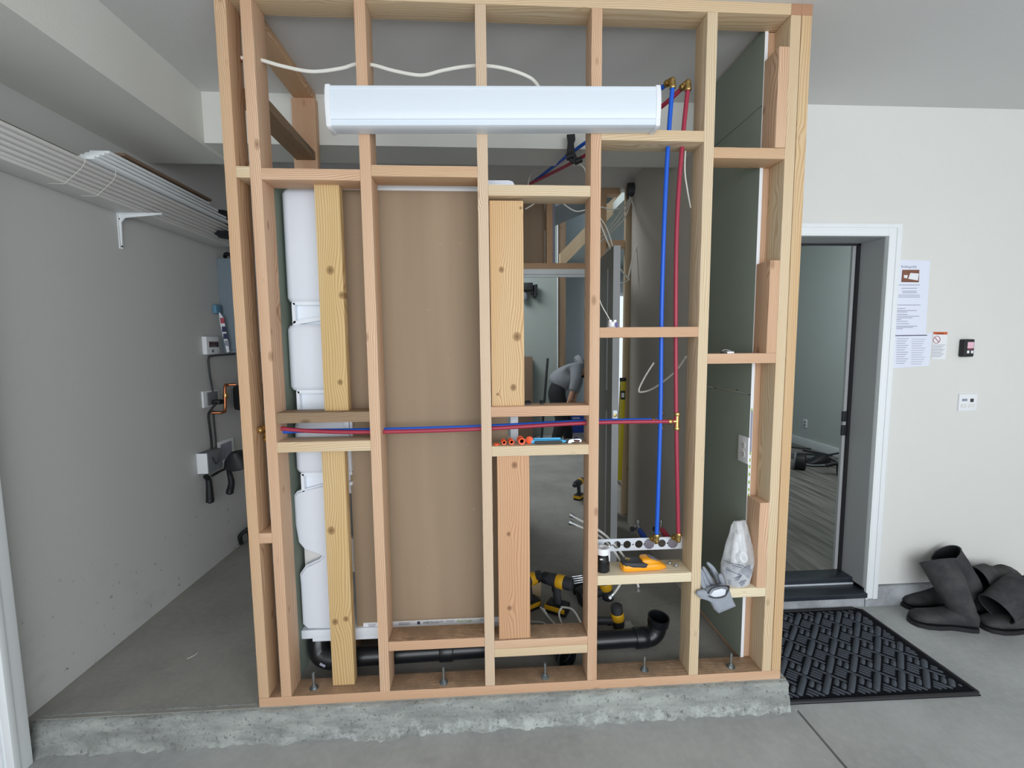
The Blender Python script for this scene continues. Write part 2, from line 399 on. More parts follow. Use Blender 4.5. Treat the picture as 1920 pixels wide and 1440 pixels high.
def board(name, x0, x1, y0, y1, z0, z1, mat, parent, axis=None, label=None, bev=.0016):
    """sawn board; local z along its length so the grain follows it"""
    dx, dy, dz = abs(x1 - x0), abs(y1 - y0), abs(z1 - z0)
    if axis is None: axis = 'xyz'[[dx, dy, dz].index(max(dx, dy, dz))]
    c = Vector(((x0 + x1) / 2, (y0 + y1) / 2, (z0 + z1) / 2))
    R = {'z': Matrix.Identity(3), 'x': Matrix.Rotation(PI / 2, 3, 'Y'), 'y': Matrix.Rotation(-PI / 2, 3, 'X')}[axis]
    L = {'z': (dx, dy, dz), 'x': (dz, dy, dx), 'y': (dx, dz, dy)}[axis]
    bm = bx(-L[0] / 2, L[0] / 2, -L[1] / 2, L[1] / 2, -L[2] / 2, L[2] / 2, bev)
    me = bpy.data.meshes.new(name); bm.to_mesh(me); bm.free()
    o = link(name, me, mat, None, smooth=30, label=label)
    o.location = c; o.rotation_euler = R.to_euler()
    if parent:
        o.parent = parent; ch = []; P = parent
        while P: ch.append(P); P = P.parent
        mw = Matrix.Identity(4)
        for p in reversed(ch): mw = mw @ (p.matrix_parent_inverse if p.parent else Matrix.Identity(4)) @ Matrix.LocRotScale(p.location, p.rotation_euler, p.scale)
        o.matrix_parent_inverse = mw.inverted()
    return o
# ------------------------------------------------------------------ the setting
H = 2.583; W = .0381; D = .0889; YW = .64; LX = -.847; RX = 5.4; GZ = -.12; NY = -4.2
def floor_mesh():
    bm = B(); box(bm, LX - .12, 2.13, NY, -.02, GZ - .1, GZ); box(bm, 2.141, RX, NY, .64, GZ - .1, GZ); box(bm, 2.10, 2.141, -.02, .64, GZ - .1, GZ)
    box(bm, 2.13, 2.141, NY, -.02, GZ - .1, GZ - .014)
    return bm
struct('floor', floor_mesh(), M['conc'], label='grey concrete garage floor with a saw-cut joint')
# raised slab and rough curb face
def slab_mesh():
    bm = B(); box(bm, LX, 2.10, .0, 5.6, GZ, 0.0); box(bm, 2.10, 5.2, .76, 5.6, GZ, -.02)
    return bm
struct('floor_slab', slab_mesh(), M['slab'], label='raised concrete slab behind the curb')
def curb_mesh():
    bm = B(); nx, nz = 420, 26; x0, x1 = -.81, 2.10; G = []
    prof = lambda t: -.02 - .004 * math.sin(t * 5)
    for i in range(nx + 1):
        x = x0 + (x1 - x0) * i / nx; row = []
        edge = .006 * mnoise.noise(Vector((x * 6, 1, 0))) + .004 * mnoise.noise(Vector((x * 25, 2, 0)))
        for j in range(nz + 1):
            t = j / nz; z = GZ - .005 + (0 - GZ + .005) * t
            n = mnoise.noise(Vector((x * 14, z * 30, 3))) * .005 + mnoise.noise(Vector((x * 60, z * 80, 7))) * .0028
            low = max(0, 1 - t * 3.2); n += low * (.034 * max(0, mnoise.noise(Vector((x * 13, z * 20, 9)))) + .022 * max(0, mnoise.noise(Vector((x * 33, z * 40, 4)))) + .006)
            y = prof(t) - n - (.005 if t < .55 else 0)
            if t > .93: y = prof(t) + (t - .93) * .18 + edge * .5
            row.append(bm.verts.new((x, y, z - (edge * .5 + .003 if t > .97 else 0))))
        row.append(bm.verts.new((x, .02, 0.0008))); G.append(row)
    for i in range(nx):
        for j in range(nz + 1): bm.faces.new((G[i][j], G[i + 1][j], G[i + 1][j + 1], G[i][j + 1]))
    bm.faces.new([v for v in G[-1]] + [bm.verts.new((x1, .02, GZ - .005))]); bm.faces.new([bm.verts.new((x0, .02, GZ - .005))] + [v for v in G[0]][::-1])
    return bm
struct('trim_1', curb_mesh(), M['curb'], label='rough concrete curb face under the stud wall')
# left wall, right wall with doorway, far parts
struct('wall_left', bx(LX - .12, LX, -.05, 2.1, GZ, H), M['paint_left'], label='long grey-white garage wall on the left')
struct('wall_left_near', bx(LX - .22, LX - .10, NY, -.05, GZ, H), M['paint_left'])
def rw():
    bm = B(); dx0, dx1, dz = 2.15, 3.01, 1.935
    box(bm, 2.075, dx0, YW, YW + .12, .0, H); box(bm, dx1, RX, YW, YW + .12, .0, H); box(bm, dx0, dx1, YW, YW + .12, dz, H); return bm
struct('wall_right', rw(), M['paint_right'], label='off-white garage wall with the doorway on the right')
struct('wall_right_side', bx(RX, RX + .1, NY, YW + .12, GZ, H), M['paint_right'])
struct('baseboard_right', (lambda bm: (box(bm, 2.141, 3.012, YW - .018, YW + .12, GZ, -.056, .004), box(bm, 3.0, RX, YW - .018, YW + .12, GZ, -.005, .004), bm)[-1])(B()), M['stem'], label='bare concrete footing under the right wall')
struct('ceiling', bx(LX - .2, RX + .1, NY, .66, H, H + .08), M['paint_ceiling'])
SOF = -.44
struct('trim_2', bx(LX - .2, SOF, NY, .86, 2.335, H), M['paint_beam'], label='boxed soffit running along the left wall')
struct('trim_3', bx(SOF, 2.075, .65, .86, 2.35, H), M['paint_beam'], label='boxed beam crossing behind the stud wall')
def backceil():
    bm = B(); zc = 2.56; hx0, hx1, hy0, hy1 = .99, 1.18, 1.06, 1.30
    box(bm, LX, hx0, .86, 1.89, zc, zc + .07); box(bm, hx1, 2.13, .86, 1.89, zc, zc + .07)
    box(bm, hx0, hx1, .86, hy0, zc, zc + .07); box(bm, hx0, hx1, hy1, 1.89, zc, zc + .07)
    box(bm, hx0 - .1, hx1 + .1, hy0 - .1, hy1 + .1, zc + .35, zc + .4)
    for a in ((hx0 - .02, hx0, hy0, hy1), (hx1, hx1 + .02, hy0, hy1), (hx0, hx1, hy1, hy1 + .02), (hx0, hx1, hy0 - .02, hy0)): box(bm, *a, zc + .07, zc + .36)
    return bm
struct('ceiling_back', backceil(), M['paint_ceiling'], label='ceiling of the space behind, with a cut hole')
struct('wall_inner_end', bx(2.032, 2.13, 1.612, 1.90, 0, 2.56), M['paint_far'])
struct('wall_back', bx(LX, .96, 1.9, 2.0, 0, 2.9), M['paint_left'])
# closet right wall: drywall grey part (behind) - the green sheet is a thing further down
struct('wall_inner_right', bx(1.96, 2.075, .655, 1.61, 0, 2.56), M['paint_far'] if False else simple('primed_grey_drywall', (204, 199, 188), .85, var=.05, sc=3), label='grey primed drywall wall deep inside the enclosure')
# far room and side room shells
struct('wall_partition', bx(2.13, 2.19, .76, 2.2, -.02, 3.8), M['paint_room'])
def farshell():
    bm = B()
    box(bm, 2.13, 3.22, 2.2, 2.3, 0, 3.8); box(bm, 3.22, 3.30, 2.2, 5.6, 0, 3.8); box(bm, -1.0, -.9, 1.9, 5.6, 0, 3.8)
    box(bm, -1, 2.75, 5.5, 5.6, 0, 3.8); box(bm, 2.75, 3.22, 5.5, 5.6, 2.2, 3.8); box(bm, 2.75, 3.22, 5.5, 5.6, 0, .12)
    return bm
struct('wall_far', farshell(), M['paint_far'], label='pale blue-grey wall of the far room')
struct('wall_far_partition', bx(-.9, 1.955, 4.93, 5.05, 0, 3.8), simple('grey_green_paint', (150, 158, 152), .8, var=.03), label='grey wall of the far room left of the bare post')
struct('ceiling_far', bx(-1, 3.30, 1.9, 5.6, 3.8, 3.9), M['paint_far'])
wf = struct('window_1', bx(2.75, 3.22, 5.53, 5.54, .12, 2.2), M['window'], label='bright narrow window seen past the door edge')
def wfr():
    bm = B()
    for a in ((2.75, 2.79, .12, 2.2), (3.19, 3.22, .12, 2.2), (2.79, 3.19, .12, .17), (2.79, 3.19, 2.15, 2.2)): box(bm, a[0], a[1], 5.49, 5.56, a[2], a[3])
    return bm
obj('window_frame', wfr(), M['trim'], wf)
def roomshell():
    bm = B(); box(bm, 5.05, 5.15, .76, 5.6, 0, 2.7); box(bm, 3.30, 5.15, 5.5, 5.6, 0, 2.7); box(bm, 2.19, 5.15, .76, .77, 2.0, 2.7); box(bm, 3.12, 5.15, .76, .80, 0, 2.7); return bm
struct('wall_room', roomshell(), M['paint_room'], label='grey-green wall of the room beyond the doorway')
struct('ceiling_room', bx(2.1, 5.15, .76, 5.6, 2.62, 2.7), M['paint_room'])
struct('floor_room', bx(2.19, 5.05, .80, 5.5, -.02, .012), M['laminate'], label='grey wood-look floor beyond the doorway')
struct('baseboard_room', bx(5.032, 5.05, .80, 5.5, .012, .115, .003), M['trim'], label='white baseboard in the room beyond the doorway')
# near left garage-door trim
def jambtrim():
    bm = B(); x = -.775
    box(bm, LX - .1, x, -.115, -.055, GZ, H - .25, .004); box(bm, x - .02, x + .006, -.122, -.10, GZ, H - .25, .003); box(bm, x - .05, x - .032, -.124, -.11, GZ, H - .25, .003)
    return bm
struct('trim_4', jambtrim(), M['trim'], label='white garage door jamb at the left edge')
# ------------------------------------------------------------------ door 1 (garage to house)
CX1 = 3.068
def casing():
    bm = B()
    for a, b in ((2.10, .0),):
        pass
    box(bm, 3.0, CX1, YW - .022, YW, -.07, 1.985, .003); box(bm, 2.09, 3.0, YW - .022, YW, 1.925, 1.985, .003)
    box(bm, 3.0, 3.014, YW - .028, YW - .018, -.07, 1.935, .003); box(bm, 2.09, 3.0, YW - .028, YW - .018, 1.925, 1.937, .003)
    box(bm, 3.045, CX1 + .004, YW - .027, YW - .02, -.07, 1.989, .003); box(bm, 2.09, 3.05, YW - .027, YW - .02, 1.968, 1.989, .003)
    return bm
d1 = struct('door_1', casing(), M['trim'], label='white cased doorway with a dark threshold in the right wall')
def jamb():
    bm = B(); box(bm, 3.0, 3.03, YW - .002, .80, -.056, 1.95); box(bm, 2.14, 3.0, YW - .002, .80, 1.925, 1.95); return bm
obj('door_jamb', jamb(), M['jamb'], d1)
def stop():
    bm = B(); box(bm, 2.962, 3.0, .79, .80, .0, 1.925); box(bm, 2.14, 3.0, .79, .80, 1.912, 1.925); box(bm, 2.95, 2.962, .785, .80, 0, 1.92); return bm
obj('weatherstrip', (lambda bm: (box(bm, 2.984, 3.0, .786, .80, .0, 1.925), box(bm, 2.14, 3.0, .786, .80, 1.916, 1.925), bm)[-1])(B()), M['black'], d1)
obj('door_stop', bx(2.966, 2.984, .80, .815, 0, 1.916), M['jamb'], d1)
for v in (780, 806):
    p = aY(1590, v, .785); obj('strike_plate', bx(2.955, 2.984, .79, .80, p.z - .034, p.z + .026, .002), M['black'], d1)
obj('threshold', (lambda bm: (box(bm, 2.145, 3.0, .60, .70, -.055, -.026, .004), box(bm, 2.145, 3.0, .704, .80, -.055, .012, .004), bm)[-1])(B()), M['sill'], d1)
obj('threshold_strip', bx(2.145, 3.0, .699, .705, -.030, -.018, .001), M['galv'], d1)
# ------------------------------------------------------------------ the stud wall
SW = thing('stud_wall', 'freestanding bare timber stud wall with blocking standing on the concrete curb', 'stud wall', (1.03, .045, 0))
XR = 2.0743
board('bottom_plate', 0, XR, 0, D, 0, W, M['firdust'], SW)
board('top_plate', 0, 1.9956, 0, D, H - W, H, M['pale'], SW)
board('top_plate', 1.9956, 2.034, 0, .65, H - W, H, M['end'], SW, 'y', label='end grain of the return plate')
board('top_plate', 2.034, XR + .001, 0, .65, H - W, H, M['end'], SW, 'y')
studs = [(0, 'fir2'), (.0838, 'fir'), (.457, 'fir'), (.8658, 'stripe'), (1.2727, 'fir'), (1.6883, 'pale'), (1.9956, 'pale'), (2.0362, 'yellowish')]
for x, m in studs: board('stud', x, x + W, 0, D, W, H - W, M[m], SW)
XA, XB, XC, XD, XE, XF, XG = [s[0] for s in studs[:7]]
def zz(u, v, Y=0.0): return aY(u, v, Y).z
def block(xa, xb, um, v0, v1, mat, y0=0.0, y1=D, label=None):
    z1 = zz(um, v0); z0 = zz(um, v1); return board('blocking', xa, xb, y0, y1, z0, z0 + max(W, .0) if abs((z1 - z0) - W) < .012 else z1, M[mat], SW, 'x', label)
block(XA + W, XB, 454, 313, 333, 'pale'); block(XA + W, XB, 495, 1001, 1019, 'fir')
block(XB + W, XC, 585, 316, 337.5, 'fir'); block(XC + W, XD, 797, 311, 331.5, 'fir2'); block(XD + W, XE, 1012, 348, 367.5, 'pale')
block(XE + W, XF, 1215, 245.5, 264, 'pale'); block(XF + W, XG, 1400, 277.5, 297, 'fir2')
block(XB + W, XC, 605, 773.5, 793, 'weath', .004, label='dark weathered blocking'); block(XB + W, XC, 605, 829.5, 847, 'pale')
block(XD + W, XE, 1012, 762, 780.5, 'fir'); block(XD + W, XE, 1012, 835, 854, 'pale')
block(XE + W, XF, 1212, 613.5, 632.5, 'fir'); block(XF + W, XG, 1388, 664.5, 681.5, 'fir')
block(XC + W, XD, 815, 1200, 1217, 'firdust'); block(XF + W, XG, 1370, 1105, 1121, 'white')
zb = zz(1205, 1077); board('blocking', XE + W, XF, 0, D + .02, zb - W, zb, M['white'], SW, 'x')
zt = zz(1012, 1197.5); board('blocking', XD + W, XE, 0, D, zt - .034, zt, M['firdust'], SW, 'x'); board('blocking', XD + W, XE, 0, D, zt - .069, zt - .0345, M['pale'], SW, 'x')
# short packers on the left face of the right-hand studs
for (v0, v1, u) in ((87, 277, 1470), (488, 662, 1452), (943, 1103, 1431)):
    board('packer', 1.957, XG, .0, D, zz(u, v1), zz(u, v0), M['fir'], SW)
# wide backing boards with knots
def wide(name, u0, u1, v0, v1, Y, th, mat, label=None):
    a = aY(u0, v1, Y); b = aY(u1, v0, Y); return a.x, b.x, a.z, b.z
zb1 = zz(620, 773, .04); zl1 = zz(620, 829.5) - W; zm0 = zz(1012, 762); zlow = zz(1012, 854)
kA = wood('knotty_pine_upper', (216, 190, 144), (176, 138, 88), [(.0, .11, .017), (.038, .02, .014), (.018, -.30, .012), (-.03, -.45, .01)], freq=110, tone=(208, 178, 126))
kB = wood('knotty_pine_lower', (214, 188, 142), (174, 134, 86), [(-.02, .16, .017), (.02, -.20, .012), (-.022, -.21, .014)], freq=110, tone=(208, 178, 128))
kC = wood('knotty_pine_wide_upper', (216, 180, 134), (176, 134, 92), [(-.02, .13, .012), (.035, -.115, .018), (.02, -.305, .014), (-.04, -.33, .006), (.052, .35, .006)], freq=120, tone=(218, 188, 146))
kD = wood('fir_wide_lower', (210, 170, 134), (178, 130, 96), [(.005, .33, .014), (-.02, .06, .01), (-.02, -.24, .011)], freq=100, tone=(206, 164, 128))
board('backing_board', .281, .369, .045, .045 + W, zb1, zz(600, 337), kA, SW, 'z', label='yellow knotty upright behind the blocking')
board('backing_board', .262, .325 + .022, .045, .045 + W, W, zl1, kB, SW, 'z', label='yellow knotty upright on the bottom plate')
board('backing_board', XD + W + .003, 1.030, .02, .02 + W, zm0, zz(950, 376, .02), kC, SW, 'z', label='wide golden knotty board')
board('backing_board', .923, 1.046, .008, .008 + W, zt, zlow, kD, SW, 'z', label='wide orange board below the tool blocking')
# anchor bolts
for u, v in ((589, 1290), (832, 1280), (1022, 1270), (1208, 1256), (1370, 1250)):
    p = aZ(u, v, W); y = max(.03, min(.06, p.y)); bm = B()
    cyl(bm, (p.x, y, W - .002), (p.x, y, W + .062), .0055, 12); bm2 = B(); lathe(bm2, [(.017, 0), (.017, .0025)], (p.x, y, W), seg=20)
    lathe(bm2, [(.0105, .0025), (.0105, .0125)], (p.x, y, W), seg=6)
    b_ = obj('anchor_bolt', bm, M['zinc'], SW); obj('nut', bm2, M['zinc'], b_)
# side returns: left side frame up at the ceiling, right side frame
SL = thing('side_frame', 'timber side frame running back from the stud wall to the beam, upper left', 'timber frame', (.045, .37, 2.0))
board('top_plate', 0, D, D, .65, H - W, H, M['fir2'], SL); board('plate', .0, D, D, .61, 2.262, 2.30, M['weath'], SL, label='darker flat middle plate')
board('plate', .0, D, D, .50, 2.0, 2.038, M['pale'], SL); board('post', -.012, .098, .61, .648, 2.04, H - W, M['fir'], SL)
SRf = thing('side_frame', 'timber side frame behind the green board on the right return', 'timber frame', (2.02, .37, 0))
for y in (.09, .37, .61): board('stud', 1.968, 2.057, y, y + W, W, H - W, M['fir'], SRf)
board('bottom_plate', 1.968, 2.057, .09, .65, 0, W, M['fir'], SRf)
# green moisture board, right return
GB = thing('green_drywall_sheet', 'dark green moisture board lining the right return, with an outlet and a long joint', 'drywall', (1.96, .37, 0))
for z0, z1 in ((.03, 1.165), (1.168, 2.28), (2.283, H - .02)): obj('sheet', bx(1.9555, 1.9675, .086, .655, z0, z1, .0008), M['green'], GB)
def edge():
    bm = B(); box(bm, 1.9552, 1.9678, .0845, .0862, .03, H - .02); return bm
ed = obj('sheet_edge', edge(), M['whitep'], GB, label='white paper edge of the sheet')
for k in range(26):
    bm = B(); z = .35 + k * .03 + random.uniform(-.004, .004); box(bm, 1.9585, 1.9645, .0838, .0846, z, z + .013); obj('edge_print', bm, M['greenink'], ed)
obj('edge_print', bx(1.958, 1.966, .0836, .0846, .93, 1.10), M['ink'], ed)
for (u, v) in ((1427, 326), (1382, 731), (1411, 759), (1405, 881)):
    p = aX(u, v, 1.955)
    if .09 < p.y < .64: obj('screw', cyl(B(), (1.956, p.y, p.z), (1.9545, p.y, p.z), .0035, 10), M['black'], GB)
op = aX(1393, 841, 1.955); ol = aX(1405, 841, 1.955).y - .003; orr = ol + .072
OU = thing('wall_outlet', 'white double power outlet plate on the green board', 'outlet', (1.955, ol, op.z))
obj('cover_plate', bx(1.948, 1.9553, ol, orr, op.z - .055, op.z + .055, .002), M['whitep'], OU)
for dz in (-.019, .019):
    ym = (ol + orr) / 2; bm = B(); lathe(bm, [(.016, 0), (.016, .002)], (1.948, ym, op.z + dz), (-1, 0, 0), 20); s_ = obj('socket', bm, M['trimgrey'], OU)
    bm = B(); box(bm, 1.9455, 1.9461, ym - .007, ym - .005, op.z + dz - .002, op.z + dz + .008); box(bm, 1.9455, 1.9461, ym + .005, ym + .007, op.z + dz - .002, op.z + dz + .006); box(bm, 1.9455, 1.9461, ym - .002, ym + .002, op.z + dz - .010, op.z + dz - .006); obj('slot', bm, M['dgrey'], s_)
# green board, left return
tg = obj('green_drywall_sheet', bx(.100, .112, .0905, .62, .03, 2.0), M['green'], label='narrow strip of green board seen beside the white moulded panel', cat='drywall')
# ------------------------------------------------------------------ shower unit behind the studs
SH = thing('shower_unit', 'white moulded shower panel and pan standing behind the left studs', 'shower', (.55, .2, .2))
def panel_piece(z0, z1, xl, yf=.125, yb=.30, xr=.345, notch=None, sm=.03):
    """column with a rounded front-left edge"""
    bm = B(); rings = []; n = 10
    zs = [z0, z0 + .006, z0 + .02, z1 - .02, z1 - .006, z1]; ins = [.016, .006, 0, 0, .006, .016]
    for z, i_ in zip(zs, ins):
        r = []
        for k in range(n + 1):
            a = PI * 1.0 + (PI / 2) * k / n; r.append(Vector((xl + i_ + sm + sm * math.cos(a), yf + i_ * .6 + sm + sm * math.sin(a), z)))
        r += [Vector((xr, yf + i_ * .6, z)), Vector((xr, yb, z)), Vector((xl + i_, yb, z))]; rings.append(r)
    return loft(bm, rings)
def vz(v, u=560, Y=.13): return aY(u, v, Y).z
segs = [(352, 568), (608, 734), (790, 889)]
XLp = .124
for i, (a, b) in enumerate(segs):
    xl = XLp - (.0 if i != 1 else .006)
    obj('wall_panel', panel_piece(vz(b), vz(a), xl), M['acryl'], SH)
lowo = [(550, 930), (556, 922), (600, 910), (640, 905), (640, 1180), (576, 1180), (567, 1172), (563, 1100), (561, 1078), (572, 1062), (598, 1050), (603, 1044), (597, 1040), (570, 1031), (559, 1018), (553, 985)]
bm = B(); prism(bm, [aY(u, v, .125) for u, v in lowo], (0, .17, 0)); bmesh.ops.bevel(bm, geom=[e for e in bm.edges if all(v_.co.y < .13 for v_ in e.verts)], offset=.008, segments=3, affect='EDGES', clamp_overlap=True)
obj('wall_panel', bm, M['acryl'], SH, label='lower panel with a curved hand notch')
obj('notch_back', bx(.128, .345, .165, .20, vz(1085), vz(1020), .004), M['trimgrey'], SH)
for a, b in ((568, 608), (734, 790), (889, 926)):
    z1 = vz(a); z0 = vz(b); x0 = XLp + .018; x1 = .345
    bm = B(); box(bm, x0, x1, .15, .30, z0 - .01, z1 + .01); s_ = obj('soap_shelf', bm, M['acryl_gloss'], SH, label='glossy recessed corner shelf')
    bm = B(); prism(bm, [(x0 + .004, .128, z1 + .004), (x1, .128, z1 + .004), (x1, .128, z1 - .008), (x0 + .012, .128, z1 - .008)], (0, .03, 0))
    prism(bm, [(x0 + .004, .128, z1), (x0 + .016, .128, z1), (x0 + .016, .128, z0 + .006), (x0 + .004, .128, z0)], (0, .03, 0))
    prism(bm, [(x0 + .004, .128, z0 - .004), (x1 - .0, .128, z0 + (z1 - z0) * .38), (x1, .128, z0 + (z1 - z0) * .55), (x0 + .008, .128, z0 + .012)], (0, .03, 0))
    obj('shelf_rim', bm, M['acryl_gloss'], s_)
zp0 = vz(1199, 560, .13); zp1 = vz(1183, 560, .13)
obj('pan', (lambda bm: (box(bm, .1135, 1.0, .13, .60, zp0, zp1, .003), box(bm, .155, .985, .135, .58, zp0 - .017, zp0, .003), bm)[-1])(B()), M['acryl_gloss'], SH, label='white shower pan lip')
obj('flange', (lambda bm: (box(bm, .325, .344, .118, .14, zz(600, 845, .13), zz(600, 770, .13), .002), box(bm, .347, .356, .122, .14, zz(600, 845, .13), zz(600, 770, .13), .002), bm)[-1])(B()), M['acryl'], SH)
obj('flange', bx(.983, 1.016, .165, .19, .24, 2.0, .003), M['acryl_gloss'], SH, label='white upright edge flange')
bm = B(); rr = []
zt0 = aY(940, 347, .14).z; zt1 = aY(940, 338, .14).z
prism(bm, [(.36, .14, zt0 - .02), (1.006, .14, zt0 - .02), (1.006, .14, zt0 + .004), (1.0, .14, zt1 - .004), (.985, .14, zt1), (.36, .14, zt1 - .005)], (0, .4, 0)); obj('top_rim', bm, M['acryl'], SH)
# brown backed drywall in front of the shower back
BS = thing('drywall_sheet', 'large brown paper-backed drywall sheet standing behind the middle studs', 'drywall', (.65, .16, .25))
zs0 = aY(800, 1168, .14).z; zs1 = aY(800, 349, .14).z
obj('sheet', bx(.336, .972, .142, .156, zs0 - .012, zs1, .001), M['brown'], BS)
tp = obj('edge_tape', bx(.362, .964, .139, .158, zs0 - .012, zs0 + .012, .001), M['whitep'], BS, label='white printed edge tape')
obj('top_edge', bx(.336, .972, .139, .158, zs1 - .017, zs1 + .001), M['whitep'], BS, label='white top edge strip')
zt_ = zs0 - .001
text('print', 'SHEETROCK', .0118, M['darkink'], (aY(793, 1160, .138).x, .1385, zt_), (1, 0, 0), (0, 0, 1), tp)
text('print', 'Mold Tough', .0125, M['greenink'], (aY(857, 1158, .138).x, .1385, zt_), (1, 0, 0), (0, 0, 1), tp)
bm = B(); xa = aY(782, 1160, .138).x; box(bm, xa, xa + .012, .1383, .139, zt_ - .002, zt_ + .010); x_ = aY(797, 1160, .138).x; box(bm, x_, x_ + .11, .1383, .139, zt_ - .0055, zt_ - .0035)
obj('print', bm, M['darkink'], tp)
bm = B()
for u0, u1 in ((690, 706), (747, 770), (823, 832), (836, 852), (899, 920)):
    for k in range(3 if u0 < 800 else 2): x0 = aY(u0, 1160, .138).x; x1 = aY(u1, 1160, .138).x; box(bm, x0, x1 - .004 * k, .1383, .139, zt_ + .007 - .004 * k, zt_ + .0085 - .004 * k)
obj('print', bm, M['ink'], tp)
obj('second_sheet_edge', bx(.362, .975, .16, .175, zs0 - .028, zs0 - .011), M['whitep'], BS)
# sleepers below the pan
bm = B()
obj_s = board('timber_sleeper', .16, 1.05, .262, .30, zp0 - .017 - .045, zp0 - .018, M['fir2'], None); obj_s['label'] = 'timber sleeper lying under the white shower pan'; obj_s['category'] = 'timber'
o_ = board('timber_offcut', .20, 1.08, .36, .45, 0.0, .038, M['weath'], None); o_['label'] = 'timber offcut lying on the slab behind the black drain pipe'; o_['category'] = 'timber'
for x0, w_ in ((.24, 'leftmost'), (.62, 'middle'), (.98, 'rightmost')): o_ = board('timber_support', x0, x0 + .05, .302, .35, .0, zp0 - .018, M['fir2'], None, 'z'); o_['label'] = w_ + ' short timber support under the shower pan'; o_['category'] = 'timber'; o_['group'] = 'supports under the shower pan'
# ------------------------------------------------------------------ drain pipe
DP = thing('drain_pipe', 'black plastic drain pipe with upturned elbow lying on the slab behind the bottom plate', 'pipe', (.9, .17, 0))
pa = Vector((.20, .15, .078)); pb = aZ(1212, 1200, .055); pb = Vector((pb.x, .215, .055))
obj('pipe', tube(B(), [pa + Vector((.03, 0, 0)), pb], .038, 28, 0), M['blackgloss'], DP)
for q, r_ in ((.36, .044), (.985, .044)):
    p = pa.lerp(pb, q); d = (pb - pa).normalized(); obj('coupling', lathe(B(), [(r_ - .003, -.03), (r_, -.026), (r_, .026), (r_ - .003, .03)], p, d, 28), M['blackgloss'], DP)
obj('elbow', tube(B(), [pa + Vector((.07, 0, 0)), pa + Vector((.02, .0, .0)), pa + Vector((-.025, .01, .02)), pa + Vector((-.035, .03, .075)), pa + Vector((-.03, .08, .10))], .043, 28, 6), M['blackgloss'], DP)
e0 = pb; obj('elbow', tube(B(), [e0 + Vector((-.02, 0, 0)), e0 + Vector((.02, .002, .0)), e0 + Vector((.05, .006, .02)), e0 + Vector((.062, .01, .055))], .041, 28, 6, cap=False), M['blackgloss'], DP)
c_ = e0 + Vector((.063, .011, .055)); bm = B(); lathe(bm, [(.041, 0), (.047, .002), (.047, .035), (.041, .036), (.039, .034), (.039, -.02), (.0, -.02)], c_, (.05, -.12, 1), 28, cap=False); obj('socket_rim', bm, M['blackgloss'], DP)
obj('sticker', bx(pa.x - .012, pa.x + .012, pa.y - .047, pa.y - .0445, pa.z + .0, pa.z + .010, M4=Matrix.Translation(pa) @ Matrix.Rotation(.6, 4, 'Y') @ Matrix.Translation(-pa)), M['ink'], DP)
FT = thing('pipe_fitting', 'black drain fitting with round mouth lying under the double blocking', 'pipe fitting', (1.13, .17, 0))
p = aZ(1058, 1250, .05); obj('body', tube(B(), [(p.x - .08, .24, .045), (p.x - .02, .21, .045), (p.x + .01, .15, .045)], .036, 22, 5, cap=False), M['blackgloss'], FT)
obj('mouth', lathe(B(), [(.036, 0), (.044, 0), (.044, .03), (.037, .03), (.034, .0)], (p.x + .012, .148, .045), (.35, -1, .1), 26, cap=False), M['blackgloss'], FT)
# ------------------------------------------------------------------ water pipes
PY = .047
def pt(u, v, Y=PY): return aY(u, v, Y)
def elbow(par, c, d1, d2, r=.0115):
    c = Vector(c); d1 = Vector(d1).normalized(); d2 = Vector(d2).normalized(); bm = B()
    tube(bm, [c + d1 * .03, c + d1 * .008, c, c + d2 * .008, c + d2 * .03], r * .82, 14, 4)
    for d in (d1, d2): lathe(bm, [(r, .0), (r * 1.08, .003), (r * 1.08, .011), (r, .014)], c + d * .018, d, 16); lathe(bm, [(r * .95, 0), (r * .95, .006)], c + d * .008, d, 6)
    return obj('brass_elbow', bm, M['brass'], par)
def tee(par, c, d=(-1, 0, 0), r=.0115):
    c = Vector(c); bm = B(); tube(bm, [c - Vector((0, 0, .03)), c + Vector((0, 0, .03))], r * .82, 14, 0); tube(bm, [c, c + Vector(d) * .032], r * .8, 14, 0)
    for e in (Vector((0, 0, 1)), Vector((0, 0, -1)), Vector(d)): lathe(bm, [(r, 0), (r * 1.1, .002), (r * 1.1, .011), (r, .013)], c + e * .022, e, 16)
    return obj('brass_tee', bm, M['brass'], par)
def water(colname, mat, top, mids, bot, tv, back, hor, hy, tied, lab):
    T = thing('water_pipe', lab, 'pipe', tuple(bot))
    obj('vertical_pipe', tube(B(), [top] + mids + [bot], .0082, 14, 8), mat, T)
    elbow(T, top + Vector((0, 0, .02)), (0, 0, -1), back[1] - back[0])
    elbow(T, bot - Vector((0, 0, .008)), (0, 0, 1), (-.35, 1, .15))
    obj('ceiling_pipe', tube(B(), back, .0085, 14, 8), mat, T)
    obj('branch_pipe', tube(B(), hor, .0078, 14, 8), mat, T)
    tee(T, tv); elbow(T, hor[0], hor[1] - hor[0], (-.3, -.4, -.2) if colname == 'red' else (-.2, .3, -1)); return T
bt = pt(1261, 160); rt = pt(1290, 164)
bvp = [pt(1254, 250), pt(1247, 380), pt(1241, 560), pt(1238, 788)]; rvp = [pt(1280, 262), pt(1270, 400), pt(1267, 560), pt(1268, 792)]
bb = pt(1231, 1012); rb = pt(1272, 1010)
bback = [bt + Vector((0, .01, .02)), aY(1217, 181, .15), aY(1150, 230, .38), aY(1076, 283, .65), aY(1030, 318, .95), aY(985, 352, 1.3)]
rback = [rt + Vector((0, .01, .02)), aY(1240, 200, .15), aY(1165, 250, .38), aY(1082, 300, .65), aY(1030, 327, .95), aY(975, 354, 1.3)]
